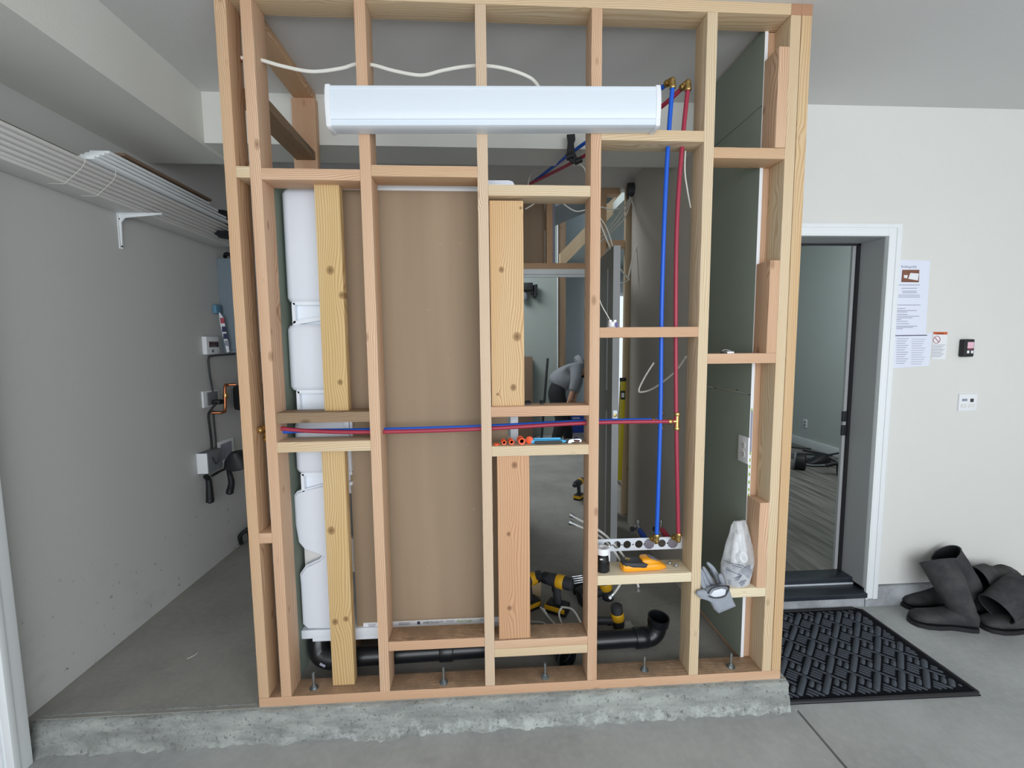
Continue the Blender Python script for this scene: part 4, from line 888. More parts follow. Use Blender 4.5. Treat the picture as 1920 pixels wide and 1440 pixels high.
for u, v, l in ((1255, 1058, 'left'), (1267, 1063, 'right')):
    p = onb(u, v); p.y = min(p.y, .09); obj('compression_nut', lathe(B(), [(.006, 0), (.0095, .001), (.0095, .008), (.007, .010), (.005, .013), (.004, .013)], p, (.15, -.2, 1), 6), M['chrome'], label='small chrome nut on the pale shelf blocking, ' + l + ' one of the pair', cat='nut')
# items on the centre tool blocking
ZT2 = zz(1012, 835)
def onc(u, Y): p = aY(u, 828, Y); return Vector((p.x, Y, ZT2))
for k, (u, r, ln, Y) in enumerate(((945, .0085, .02, .03), (959, .0095, .024, .03), (978, .0125, .03, .028))):
    p = onc(u, Y) + Vector((0, 0, r + .001)); lbl = ('small', 'medium', 'large')[k] + ' orange pipe plug in the row on the tool blocking'
    T = thing('pipe_plug', lbl, 'pipe plug', tuple(p)); obj('barrel', lathe(B(), [(r * .62, 0), (r, 0), (r, .004), (r * .82, .006), (r * .82, ln), (r * 1.0, ln), (r, ln + .006), (.001, ln + .007)], p + Vector((0, -.012, 0)), (-.12, 1, .06), 18, cap=False), M['orange'], T)
    obj('rim', lathe(B(), [(r * .6, .001), (r * 1.08, .0), (r * 1.08, .0025), (r * .6, .0025)], p + Vector((0, -.014, 0)), (-.12, 1, .06), 18, cap=False), M['orange'], T)
    obj('bore', lathe(B(), [(r * .58, 0), (.0005, .0)], p + Vector((.0005, -.004, 0)), (0, -1, 0), 14), M['rust'], T)
p = onc(993, .035); obj('orange_cap', lathe(B(), [(.013, -.003), (.0145, 0), (.0145, .005), (.012, .006)], p + Vector((0, -.005, .0145)), (-.35, -1, .1), 22), M['orange'], label='round orange cap standing at the end of the plug row', cat='cap')
p = onc(931, .02); obj('orange_cap', lathe(B(), [(.010, 0), (.011, .001), (.011, .006), (.008, .007)], p, (0, 0, 1), 20), M['orange'], label='flat orange cap lying beside the striped stud', cat='cap')
UK = thing('utility_handle', 'bright blue and black folding tool lying on the tool blocking', 'hand tool', tuple(onc(1030, .03)))
xa, xb_ = aY(995, 828, .022).x, aY(1062, 828, .022).x; Lk = xb_ - xa
def sk(s, wy, z0, z1, y=.03): return ell((xa + s * Lk, y, ZT2 + (z0 + z1) / 2), (0, 1, 0), (0, 0, 1), wy, (z1 - z0) / 2, 14, 4)
obj('handle', loft(B(), [sk(0, .008, .001, .014), sk(.04, .010, .001, .017), sk(.5, .011, .001, .016), sk(.9, .010, .002, .015), sk(1.0, .006, .005, .010)]), M['skyblue'], UK)
obj('grip_insert', loft(B(), [sk(.10, .009, .004, .011, .0235), sk(.14, .010, .002, .013, .0235), sk(.8, .010, .002, .013, .0235), sk(.88, .009, .004, .011, .0235)]), M['dgrey'], UK)
obj('spine', bx(xa + .012, xb_ - .02, .032, .036, ZT2 + .014, ZT2 + .021, .001), M['skyblue'], UK)
WR = thing('adjustable_wrench', 'chrome adjustable wrench lying against the right stud on the tool blocking', 'wrench', tuple(onc(1080, .04)))
wx0 = aY(1064, 828, .03).x; z0 = ZT2
prl = [(0, .006), (.004, .014), (.018, .017), (.03, .018), (.045, .018), (.052, .014), (.052, .006), (.04, .004), (.024, .006), (.012, .004), (.013, .001), (.001, .001), (0, .003)]
obj('jaw', prism(B(), [(wx0 + x, .018, z0 + z) for x, z in prl], (0, .012, 0)), M['chrome'], WR)
obj('worm_ring', lathe(B(), [(.006, -.003), (.013, -.003), (.013, .003), (.006, .003)], (wx0 + .034, .022, z0 + .013), (.1, -.5, 1), 20), M['chrome'], WR)
obj('shank', bx(wx0 - .012, wx0 + .03, .03, .042, z0 + .001, z0 + .016, .003), M['dgrey'], WR)
ZT3 = zz(1012, 762)
for u, wd, n, lb in ((990, .018, 5, 'wide black ribbed connector on the blocking beside the golden board'), (1016, .010, 3, 'small black connector on the blocking, right of the wide one')):
    p = aY(u, 760, .05); T = thing('cable_connector', lb, 'connector', (p.x, .05, ZT3)); obj('base', bx(p.x - wd * .55, p.x + wd * .55, .04, .06, ZT3, ZT3 + .007, .002), M['dgrey'], T)
    for k in range(n): x = p.x - wd * .42 + wd * .84 * k / (n - 1); obj('rib', lathe(B(), [(.0035, 0), (.004, .001), (.004, .018), (.002, .019)], (x, .043, ZT3 + .005), (0, .8, .35), 10), M['black'], T)
# puck light on the mid blocking
ZM = zz(1212, 613.5); p = aY(1147, 611, .05)
PL = thing('puck_light', 'small white recessed light resting on the mid blocking with its wire', 'light', (p.x, .045, ZM))
c = Vector((p.x + .0, .045, ZM)); obj('trim_ring', lathe(B(), [(.021, 0), (.0215, .003), (.016, .005)], c, seg=24), M['whitep'], PL); obj('can', lathe(B(), [(.015, .004), (.015, .02), (.011, .024)], c, seg=20), M['whitep'], PL)
for s in (-1, 1): obj('spring_clip', bx(c.x + s * .009 - .005, c.x + s * .009 + .005, .035, .05, ZM + .022, ZM + .030, .001), M['whitep'], PL)
obj('label', bx(c.x + .007, c.x + .015, .026, .029, ZM + .0, ZM + .018), M['purple'], PL, label='purple label')
obj('wire', tube(B(), [c + Vector((-.006, 0, .026)), aY(1138, 590, .045), aY(1128, 572, .045), aY(1122, 555, .06)], .0018, 8, 6), M['cable'], PL)
ZG = zz(1388, 664.5); p = aY(1363, 660, .03); TC = thing('clip_tool', 'little white and black clip lying on the right-hand mid blocking', 'clip', (p.x, .03, ZG))
obj('body', bx(p.x - .004, p.x + .024, .02, .042, ZG, ZG + .011, .003), M['whitep'], TC); obj('jaw', bx(p.x - .022, p.x + .002, .022, .038, ZG, ZG + .008, .002), M['black'], TC); obj('lever', tube(B(), [(p.x - .018, .03, ZG + .012), (p.x - .008, .03, ZG + .018), (p.x + .016, .03, ZG + .013)], .0022, 8, 5), M['chrome'], TC)
# ------------------------------------------------------------------ gloves and bag
ZS = zz(1370, 1105)
def ey(u, v, Y): return aY(u, v, Y)
def glove(label, palm, fingers, cuff, th, mat='glove'):
    T = thing('work_glove', label, 'glove', tuple(palm[0][0])); V = []; E_ = []; R_ = []
    for i, (p_, r_) in enumerate(palm):
        V.append(p_); R_.append(r_);
        if i: E_.append((i - 1, i))
    root = len(palm) - 1
    for f_ in fingers:
        prev = root
        for j, (p_, r_) in enumerate(f_): V.append(p_); R_.append(r_); E_.append((prev, len(V) - 1)); prev = len(V) - 1
    skin('glove_body', V, E_, R_, M[mat], T, 2); return T
Yg = -.018
# front glove: cuff draping down over the shelf edge, fingers curled back left
G1 = thing('work_glove', 'grey knitted work glove draped over the front edge of the lower right blocking', 'glove', tuple(ey(1350, 1110, 0)))
def sheet_hand(outline, y0, th):
    bm = B(); prism(bm, [ey(u, v, y0) for u, v in outline], (0, th, 0)); bmesh.ops.bevel(bm, geom=bm.edges[:], offset=.004, segments=2, affect='EDGES', clamp_overlap=True)
    for v in bm.verts: v.co += Vector((0, mnoise.noise(v.co * 40) * .006, mnoise.noise(v.co * 35 + Vector((5, 5, 5))) * .003))
    return bm
def puffy(par, name, outline, y0, th, mat):
    """rounded cloth solid grown from an outline: inset rings bulge toward the camera"""
    P = [ey(u, v, y0) for u, v in outline]; c = sum(P, Vector()) / len(P); rings = []
    for f_, dy in ((1.0, .0), (.97, -th * .45), (.85, -th * .8), (.6, -th), (.25, -th * 1.05)): rings.append([c + (p_ - c) * f_ + Vector((0, dy + mnoise.noise(p_ * 50) * .002, 0)) for p_ in P])
    back = [c + (p_ - c) * .97 + Vector((0, th * .35, 0)) for p_ in P]; return obj(name, loft(B(), [back] + rings), mat, par, smooth='all')
puffy(G1, 'palm', [(1327, 1101), (1345, 1098), (1366, 1101), (1371, 1118), (1379, 1135), (1368, 1140), (1346, 1149), (1338, 1142), (1331, 1128), (1318, 1120), (1320, 1108)], -.006, .016, M['glove'])
puffy(G1, 'thumb', [(1304, 1113), (1308, 1107), (1318, 1105), (1332, 1110), (1344, 1122), (1340, 1130), (1325, 1125), (1312, 1121)], -.012, .010, M['glove'])
obj('cuff_opening', tube(B(), [ey(1328, 1113, -.024), ey(1334, 1104, -.026), ey(1350, 1099, -.026), ey(1366, 1100, -.024), ey(1363, 1112, -.026), ey(1356, 1119, -.026), ey(1340, 1121, -.026), ey(1329, 1118, -.024)], .0028, 8, 5), M['dgrey'], G1)
puffy(G1, 'cuff_lining', [(1331, 1115), (1338, 1107), (1352, 1103), (1361, 1105), (1360, 1115), (1350, 1119), (1338, 1120)], -.022, .004, M['acryl'])
obj('cuff_toggle', lathe(B(), [(.002, -.004), (.004, -.002), (.004, .003), (.002, .004)], ey(1366, 1100, -.03), (1, 0, 0), 10), M['black'], G1)
G2 = thing('work_glove', 'second grey work glove bunched on the blocking against the pale stud', 'glove', tuple(ey(1325, 1090, .03)))
fs = [[(1350, 1098, .015), (1343, 1078, .02), (1335, 1064, .022), (1325, 1054, .024)], [(1338, 1102, .01), (1330, 1084, .015), (1322, 1070, .02), (1317, 1062, .02)], [(1330, 1105, .0), (1322, 1088, .01), (1316, 1074, .012), (1312, 1066, .014)], [(1324, 1108, -.004), (1316, 1094, .0), (1313, 1080, .002), (1312, 1072, .004)]]
V = []; E_ = []; R_ = []
V.append(ey(1340, 1104, .012)); R_.append(.013)
for i, f_ in enumerate(fs):
    prev = 0
    for j, (u, v, y) in enumerate(f_): V.append(ey(u, v, y + .012)); R_.append((.0125, .0115, .010, .006)[j]); E_.append((prev, len(V) - 1)); prev = len(V) - 1
V.append(ey(1356, 1096, .01)); R_.append(.011); E_.append((0, len(V) - 1)); V.append(ey(1349, 1076, .0)); R_.append(.010); E_.append((len(V) - 2, len(V) - 1))
skin('fingers', V, E_, R_, M['glove'], G2, 2)
obj('seam', tube(B(), [ey(1345, 1096, -.002), ey(1338, 1080, .004), ey(1330, 1068, .008)], .0035, 8, 5), M['dgrey'], G2)
BG = thing('plastic_bag', 'clear plastic bag of white fittings with a printed label standing on the lower right blocking', 'bag', tuple(ey(1385, 1105, .05)))
def bagring(v, ul, ur, yc, ry, n=24):
    A = ey(ul, v, yc); C = ey(ur, v, yc); c = (A + C) / 2; rx = (C - A).length / 2; return [c + Vector((rx * math.cos(2 * PI * k / n) * (1 + .06 * mnoise.noise(Vector((k, v * .03, 0)))), ry * math.sin(2 * PI * k / n), .004 * mnoise.noise(Vector((k * .7, v * .05, 3))))) for k in range(n)]
bagrows = [(1104, 1372, 1396, .034, .012), (1096, 1358, 1404, .036, .028), (1078, 1352, 1408, .038, .036), (1056, 1352, 1414, .04, .036), (1042, 1356, 1415, .042, .033), (1022, 1361, 1410, .045, .026), (1002, 1367, 1405, .05, .018), (986, 1371, 1402, .055, .010), (977, 1376, 1398, .058, .004)]
def crumple(r_):
    out = []
    for k, p_ in enumerate(r_):
        n_ = mnoise.noise(p_ * 38) * .008 + mnoise.noise(p_ * 90) * .004; out.append(p_ + Vector((n_ * .6, n_, mnoise.noise(p_ * 45 + Vector((9, 0, 0))) * .004)))
    return out
def densify(rows, m=5):
    out = []
    for a_, b_ in zip(rows, rows[1:]):
        for k in range(m): t_ = k / m; out.append(tuple(x_ + (y_ - x_) * t_ for x_, y_ in zip(a_, b_)))
    return out + [rows[-1]]
obj('bag_film', loft(B(), [crumple(bagring(v, ul, ur, yc, ry, 40)) for v, ul, ur, yc, ry in densify(bagrows)]), M['bag'], BG, smooth='all')
obj('bag_fold', loft(B(), [crumple(ell(ey(u, v, y_), (1, 0, 0), (0, 1, 0), rx_, .003, 12)) for u, v, y_, rx_ in ((1396, 1052, .012, .010), (1394, 1030, .022, .014), (1391, 1010, .032, .013), (1388, 992, .045, .014), (1386, 978, .054, .010))]), M['bag'], BG, smooth='all')
lab_ = [(1355, 1049), (1372, 1056), (1398, 1066), (1415, 1048), (1415, 1060), (1403, 1090), (1392, 1106), (1383, 1098), (1376, 1084), (1354, 1080)]
bm = B()
ringl = [bagring(v, ul, ur, .04, ry * 1.03) for v, ul, ur, ry in ((1101, 1372, 1399, .022), (1090, 1356, 1404, .033), (1070, 1352, 1410, .0365), (1052, 1356, 1413, .035))]
R2 = [[bm.verts.new(p_) for p_ in r[12:25] + ([] if len(r) > 24 else [])] for r in ringl]
for a_, b_ in zip(R2, R2[1:]):
    for k in range(len(a_) - 1): bm.faces.new((a_[k], a_[k + 1], b_[k + 1], b_[k]))
bmesh.ops.solidify(bm, geom=bm.faces[:], thickness=.0006)
lb = obj('paper_label', bm, simple('thin_white_label', (206, 210, 218), .6, var=.25, sc=70), BG, smooth='all')
bm = B()
for i, (ua, va, ub, vb) in enumerate(((1356, 1050, 1372, 1056), (1370, 1056, 1394, 1061), (1372, 1060, 1392, 1065), (1362, 1068, 1390, 1079), (1376, 1085, 1390, 1080), (1382, 1089, 1391, 1079), (1385, 1094, 1400, 1088), (1390, 1098, 1397, 1092), (1394, 1062, 1399, 1065))):
    tube(bm, [ey(ua, va, -.001), ey(ub, vb, -.001)], .0008, 6, 0)
obj('print', bm, M['darkink'], lb)
obj('white_fitting', (lambda bm: (tube(bm, [ey(1372, 1092, .045), ey(1376, 1060, .045), ey(1380, 1030, .05), ey(1384, 1000, .052)], .014, 16, 5), lathe(bm, [(.014, 0), (.021, .002), (.021, .02), (.013, .02)], ey(1387, 1045, .035), (.4, -1, .5), 22, cap=False), tube(bm, [ey(1385, 1052, .045), ey(1398, 1068, .042), ey(1400, 1085, .04)], .013, 16, 5), bm)[-1])(B()), M['whitep'], BG)
# ------------------------------------------------------------------ left wall fittings
def yx(u, v): return aX(u, v, LX)
SHF = thing('shelf_bracket', 'small white steel shelf bracket screwed to the left wall', 'bracket', (LX, .633, 2.0))
bm = B(); box(bm, LX, LX + .004, .621, .645, 1.85, 2.012, .001); prism(bm, [(LX, .63, 2.012), (LX + .205, .63, 2.016), (LX + .205, .63, 2.012), (LX + .03, .63, 1.995), (LX + .012, .63, 1.975), (LX + .006, .63, 1.85), (LX, .63, 1.85)], (0, .006, 0)); box(bm, LX, LX + .205, .621, .645, 2.012, 2.016)
obj('bracket_body', bm, M['trim'], SHF)
for z in (1.862, 1.99): obj('screw_head', lathe(B(), [(.006, 0), (.004, .003)], (LX + .004, .633, z), (1, 0, 0), 12), M['dgrey'], SHF)
lines = []
def trimboard(label, x0, x1, y0, y1, z0, z1, mat='trimgrey', tilt=0.0, name='trim_board', group=None):
    o = obj(name, bx(x0, x1, y0, y1, z0, z1, .002), M[mat], label=label, cat='trim board', group=group); return o
zsf = 2.0165
gl = 'primed trim boards stacked on the wall bracket'
trimboard('widest primed trim board, bottom of the stack on the bracket', LX + .004, LX + .115, -1.6, 1.36, zsf, zsf + .013)
x = LX + .02
for k in range(6):
    trimboard(('second', 'third', 'fourth', 'fifth', 'sixth', 'seventh')[k] + ' trim board up in the long stack on the bracket', x + .014 * k, LX + .118 + .0145 * k, -1.6 + .03 * k, 1.33 - .012 * (k % 3) - (.0 if k < 4 else .02), zsf + .0135 * (k + 1), zsf + .0135 * (k + 1) + .0125, name='trim_board')
ztop = zsf + .0135 * 7 + .001
obj('grey_tube', tube(B(), [(LX + .10, -1.6, ztop + .022), (LX + .10, .40, ztop + .022)], .02, 16, 0), simple('dull_steel_tube', (128, 124, 112), .5, .3), label='long dull grey tube lying on top of the trim stack', cat='tube')
for k in range(4):
    trimboard(('lowest', 'second', 'third', 'topmost')[k] + ' of the short white boards on top of the trim stack', LX + .125 + .006 * (3 - k), LX + .215 - .004 * k, .26 + .03 * k, 1.22 - .07 * k, ztop + .004 + .019 * k, ztop + .0165 + .019 * k, 'trim')
trimboard('brown fibreboard strip lying on top of the short white boards', LX + .13, LX + .21, .42, 1.02, ztop + .082, ztop + .094, 'card', name='fibreboard_strip')
trimboard('wide primed board behind the short white boards', LX + .02, LX + .122, .42, 1.3, ztop + .001, ztop + .043, 'trimgrey')
for y_, l in ((.22, 'nearer'), (.36, 'farther')):
    obj('plastic_band', (lambda bm: (tube(bm, [(LX + .215, y_, ztop), (LX + .20, y_ + .005, zsf + .06), (LX + .13, y_ + .01, zsf + .002), (LX + .12, y_ + .012, zsf - .004), (LX + .06, y_ + .012, zsf - .004)], .001, 6, 4), bm)[-1])(B()), M['cable'], label=l + ' clear plastic band around the trim stack', cat='band')
gl_ = aX(418, 412, LX + .15); GJ = thing('glass_jar', 'dark glass globe at the far end of the trim shelf', 'globe', tuple(gl_)); obj('globe', lathe(B(), [(.01, -.06), (.05, -.045), (.07, 0), (.05, .045), (.01, .06)], gl_, seg=20), simple('dark_glass', (40, 42, 44), .08), GJ); obj('dark_base', lathe(B(), [(.03, -.09), (.08, -.08), (.07, -.06)], gl_ + Vector((.02, 0, -.02)), seg=18), M['black'], GJ)
# water heater
HT = thing('water_heater', 'blue-grey tankless water heater mounted on the left wall', 'water heater', (LX, 1.4, 1.3))
zh1 = aX(405, 484, LX).z; zh0 = aX(405, 662, LX).z
obj('cabinet', bx(LX, LX + .26, 1.385, 1.80, zh0, zh1, .006), M['heater'], HT); obj('front_panel', bx(LX + .05, LX + .262, 1.379, 1.386, zh0 + .02, zh1 - .01, .003), M['heater'], HT)
st = obj('label_sticker', bx(LX + .10, LX + .20, 1.376, 1.3795, zh0 + .01, zh0 + .115, .001), M['whitep'], HT); obj('label_icon', bx(LX + .125, LX + .165, 1.3745, 1.3765, zh0 + .055, zh0 + .08), M['darkink'], st); obj('label_bar', bx(LX + .11, LX + .19, 1.3745, 1.3765, zh0 + .098, zh0 + .106), M['signred'], st)
obj('top_vent', tube(B(), [(LX + .02, 1.45, zh1 + .02), (LX + .05, 1.42, zh1 + .035), (LX + .12, 1.42, zh1 + .005)], .012, 10, 4), M['black'], HT)
tagp = thing('paper_tag', 'printed warning leaflet hanging on the heater side', 'leaflet', (LX + .03, 1.36, 1.45)); obj('sheet', prism(B(), [(LX + .025, 1.33, zh0 + .27), (LX + .055, 1.33, zh0 + .22), (LX + .075, 1.33, zh0 + .01), (LX + .06, 1.33, zh0 + .0), (LX + .03, 1.33, zh0 + .18)], (0, .002, 0)), M['whitep'], tagp)
for z_, m_, dx_ in ((.19, 'signred', 0), (.135, 'darkink', .006), (.09, 'darkink', .012), (.045, 'ink', .018)): obj('printed_patch', bx(LX + .034 + dx_, LX + .058 + dx_, 1.327, 1.33, zh0 + z_, zh0 + z_ + .035), M[m_], tagp)
obj('blue_rag', bx(LX + .002, LX + .03, 1.30, 1.36, zh0 + .25, zh0 + .31, .012), simple('blue_film', (96, 140, 168), .5), label='blue film scrap tucked at the heater edge', cat='scrap')
CT = thing('control_box', 'white wall controller with a dark red display below the heater', 'controller', (LX, 1.2, 1.39))
zc0 = aX(380, 665, LX).z; zc1 = aX(380, 631, LX).z; obj('case', bx(LX, LX + .028, 1.18, 1.31, zc0, zc1, .005), M['whitep'], CT); obj('display', bx(LX + .028, LX + .0295, 1.205, 1.30, zc0 + .045, zc0 + .08, .0005), simple('dark_red_display', (60, 20, 24), .2), CT); obj('knob', lathe(B(), [(.010, 0), (.010, .003)], (LX + .028, 1.235, zc0 + .022), (1, 0, 0), 16), M['grey'], CT)
pw = thing('power_lead', 'grey cord running from the heater down the left wall to the outlet', 'cord', (LX, 1.25, 1.2)); obj('cord', tube(B(), [aX(440, 664, LX + .06), aX(400, 667, LX + .03), aX(391, 672, LX + .01), aX(393, 700, LX + .01), aX(398, 730, LX + .012), aX(399, 750, LX + .012)], .006, 8, 6), M['dgrey'], pw)
O2 = thing('power_outlet', 'white outlet plate with plugs on the left wall under the heater', 'outlet', (LX, 1.17, 1.06)); za = aX(380, 765, LX).z; zb_ = aX(380, 734, LX).z
obj('cover_plate', bx(LX, LX + .012, 1.14, 1.30, za, zb_, .003), M['whitep'], O2); obj('receptacle', bx(LX + .012, LX + .02, 1.17, 1.27, za + .01, zb_ - .01, .002), M['grey'], O2); obj('plug', bx(LX + .012, LX + .07, 1.20, 1.25, za + .012, za + .04, .004), M['black'], O2)
cable('black cord dropping from the outlet plug to the grey box', [aX(405, 757, LX + .05), aX(396, 768, LX + .03), aX(391, 778, LX + .012), aX(393, 800, LX + .012), aX(396, 825, LX + .012), aX(397, 846, LX + .012)], .0065, 'black', 'power_lead')
cable('grey cord running beside the black one to the grey box', [aX(399, 770, LX + .01), aX(402, 800, LX + .01), aX(405, 830, LX + .01), aX(405, 846, LX + .01)], .005, 'dgrey', 'power_lead')
CP = thing('copper_pipe', 'bent copper pipe on the left wall next to the outlet', 'pipe', (LX + .08, 1.35, 1.05)); obj('pipe', tube(B(), [aX(443, 721, LX + .14), aX(428, 722, LX + .10), aX(422, 726, LX + .09), aX(422, 765, LX + .09), aX(418, 773, LX + .07), aX(396, 774, LX + .01)], .009, 12, 5), M['copper'], CP)
obj('valve', lathe(B(), [(.012, -.02), (.016, -.012), (.016, .012), (.012, .02)], aX(423, 742, LX + .09), (0, 0, 1), 14), M['brass'], CP)
TB = thing('expansion_tank', 'black tank stub beside the copper pipe at the left wall', 'tank', (LX + .15, 1.5, 1.0)); pq = aX(433, 752, LX + .17); obj('tank', bx(LX + .02, LX + .26, 1.42, 1.6, aX(425, 780, LX + .1).z, aX(425, 728, LX + .1).z, .03), M['black'], TB)
GX = thing('grey_junction_box', 'white-ended grey box with hand markings on the left wall', 'electrical box', (LX, 1.05, .69)); ga = aX(368, 890, LX).z; gb = aX(368, 851, LX).z
obj('box', bx(LX, LX + .062, 1.06, 1.20, ga, gb, .003), M['grey'], GX); obj('end_face', bx(LX, LX + .06, 1.055, 1.061, ga, gb, .001), M['whitep'], GX, label='white end face')
bm = B(); tube(bm, [(LX + .064, 1.10, ga + .09), (LX + .064, 1.13, ga + .04), (LX + .064, 1.16, ga + .06), (LX + .064, 1.17, ga + .09)], .003, 6, 5); obj('marking', bm, M['dgrey'], GX)
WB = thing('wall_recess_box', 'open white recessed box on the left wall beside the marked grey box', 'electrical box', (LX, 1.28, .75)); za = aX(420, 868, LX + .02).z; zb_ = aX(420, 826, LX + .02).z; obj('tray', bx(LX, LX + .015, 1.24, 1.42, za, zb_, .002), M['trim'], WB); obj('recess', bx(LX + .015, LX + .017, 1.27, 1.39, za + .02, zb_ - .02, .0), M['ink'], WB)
for pts_, l in (([aX(385, 893, LX + .02), aX(391, 900, LX + .02), aX(393, 920, LX + .03), aX(394, 938, LX + .03)], 'nearer black rubber strap hanging under the grey box'), ([aX(428, 878, LX + .04), aX(431, 890, LX + .04), aX(434, 905, LX + .05), aX(431, 922, LX + .05)], 'farther black rubber strap hanging under the white recessed box')):
    T = thing('rubber_strap', l, 'strap', tuple(pts_[0])); obj('strap', tube(B(), pts_, lambda t: .013 + .01 * t, 10, 5), M['black'], T); obj('strap_end', lathe(B(), [(.005, -.02), (.022, -.012), (.022, .012), (.005, .02)], pts_[-1], (0, .3, 1), 12), M['black'], T)
cable('black cord linking the grey box and the straps', [aX(398, 892, LX + .04), aX(412, 884, LX + .04), aX(424, 878, LX + .045), aX(440, 866, LX + .1), aX(450, 855, LX + .15)], .008, 'black', 'power_lead')
pb2 = aX(445, 862, LX + .2); obj('black_pouch', loft(B(), [ell(pb2 + Vector((0, 0, z)), (1, 0, 0), (0, 1, 0), r, .05, 16) for z, r in ((-.06, .03), (-.05, .08), (.0, .07), (.05, .03))]), M['black'], label='black pouch hanging at the left wall', cat='pouch')
pb3 = aX(455, 1012, LX + .16); T = thing('black_bin_bag', 'slumped black plastic bag on the slab at the far end of the left wall', 'bag', (pb3.x, 1.5, 0)); obj('bag', loft(B(), [[v_ + Vector((0, 0, .01 * mnoise.noise(v_ * 9))) for v_ in ell((-.70, 1.55, z), (1, 0, 0), (0, 1, 0), r, r * .8, 22)] for z, r in ((.0, .10), (.01, .14), (.06, .145), (.10, .11), (.13, .05))]), M['black'], T)
obj('fold', tube(B(), [(-.84, 1.44, .01), (-.83, 1.42, .08), (-.76, 1.44, .13)], .014, 10, 5), M['black'], T)
obj('wood_splinter', tube(B(), [aZ(351, 1235, .004), aZ(362, 1230, .004), aZ(370, 1224, .004)], .0015, 6, 4), M['cable'], label='pale splinter lying on the slab left of the stud wall', cat='splinter')
# ------------------------------------------------------------------ papers and devices on the right wall
def wy(u, v): return aY(u, v, YW)
def sheetpaper(label, corners, th=.0008, mat='paper', name='paper_notice', y=0.0):
    T = thing(name, label, 'notice', tuple(wy(*corners[2]))); obj('page', prism(B(), [wy(u, v) + Vector((0, -y, 0)) for u, v in corners], (0, -th, 0)), M[mat], T); return T
def bar(par, u0, u1, v, h, mat, y=.0022, name='print_line', slope=0.0):
    a_ = wy(u0, v); b_ = wy(u1, v + slope); hz_ = h / FPX * 2.25 / 2
    return obj(name, prism(B(), [Vector((a_.x, YW - y, a_.z - hz_)), Vector((b_.x, YW - y, b_.z - hz_)), Vector((b_.x, YW - y, b_.z + hz_)), Vector((a_.x, YW - y, a_.z + hz_))], (0, -.0003, 0)), M[mat], par)
N1 = sheetpaper('tall white notice with a photo taped beside the door casing', [(1681, 487), (1743.5, 489), (1735, 630), (1669, 628)], y=.001)
xd = (wy(1726, 500) - wy(1690, 499)); text('heading', 'BuildingLINE', .017, M['ink'], wy(1689, 502) + Vector((0, -.0022, 0)), xd, (0, 0, 1), N1)
ph = obj('photo', prism(B(), [wy(1691, 506) + Vector((0, -.002, 0)), wy(1723, 506) + Vector((0, -.002, 0)), wy(1722, 529.5) + Vector((0, -.002, 0)), wy(1689, 529) + Vector((0, -.002, 0))], (0, -.0004, 0)), M['photo_brown'], N1, label='printed photo of a booklet and cup')
obj('photo_booklet', prism(B(), [wy(1706, 512) + Vector((0, -.0026, 0)), wy(1722, 513) + Vector((0, -.0026, 0)), wy(1720, 526) + Vector((0, -.0026, 0)), wy(1702, 523) + Vector((0, -.0026, 0))], (0, -.0002, 0)), M['whitep'], ph)
obj('photo_cup', prism(B(), [wy(1694, 516) + Vector((0, -.0026, 0)), wy(1701, 516) + Vector((0, -.0026, 0)), wy(1700, 522) + Vector((0, -.0026, 0)), wy(1694, 521) + Vector((0, -.0026, 0))], (0, -.0002, 0)), M['whitep'], ph)
for u0, u1, v in ((1684, 1724, 534.5), (1690, 1719, 540.5), (1691, 1718, 546), (1691, 1718, 549), (1679, 1724, 553.5), (1681, 1724, 557), (1678, 1725, 572), (1679, 1697, 578.5), (1678, 1718, 582.5), (1678, 1700, 585), (1681, 1701, 589.5), (1681, 1723, 593), (1682, 1710, 596), (1680, 1689, 599), (1677, 1701, 602.5), (1680, 1704, 607), (1680, 1719, 611.5), (1680, 1711, 614), (1680, 1692, 616.5)): bar(N1, u0, u1, v, 1.1, 'ink')
N2 = sheetpaper('wide white form with a dark rule and table, below the tall notice', [(1671, 627), (1747, 624), (1741, 686), (1664, 691)], y=.0025)
bar(N2, 1670, 1737, 629.5, 1.7, 'darkink', .004, slope=-1)
for k in range(12):
    v = 635 + 4.2 * k; du = -.1 * k; bar(N2, 1680 + du, 1702 + du - (k % 3) * 3, v, 1.0, 'ink', .004); bar(N2, 1708 + du, 1734 + du - (k % 4) * 2, v + 1, .7, 'ink', .004)
    if k % 2: bar(N2, 1668 + du, 1674 + du, v, .8, 'ink', .004)
SG = sheetpaper('white warning sticker with an orange header and a red prohibition circle', [(1749, 621.5), (1776, 622.5), (1771.5, 674), (1745.5, 673)], .003, 'whitep', 'warning_sign', y=.0)
obj('header', prism(B(), [wy(1749, 622) + Vector((0, -.0035, 0)), wy(1775.5, 622.5) + Vector((0, -.0035, 0)), wy(1775, 627.5) + Vector((0, -.0035, 0)), wy(1749, 627) + Vector((0, -.0035, 0))], (0, -.0004, 0)), M['rust'], SG)
text('header_text', 'WARNING', .0105, simple('dark_brown_ink', (110, 40, 24), .7), wy(1752, 626.8) + Vector((0, -.0042, 0)), xd, (0, 0, 1), SG)
cs = wy(1755, 637) + Vector((0, -.004, 0)); obj('prohibition_ring', lathe(B(), [(.018, 0), (.0205, 0), (.0205, .0005), (.018, .0005)], cs, (0, -1, 0), 28, cap=False), M['signred'], SG)
obj('prohibition_slash', tube(B(), [cs + Vector((-.013, -.0004, .013)), cs + Vector((.013, -.0004, -.013))], .0014, 6, 0), M['signred'], SG)
for k in range(9): bar(SG, 1748 - k * .25, 1771 - k * .3 - (k % 3) * 3, 647 + 2.7 * k, .8, 'ink', .004)
GO = thing('door_control', 'black garage door wall control with a pinkish screen', 'wall control', tuple(wy(1805, 653)))
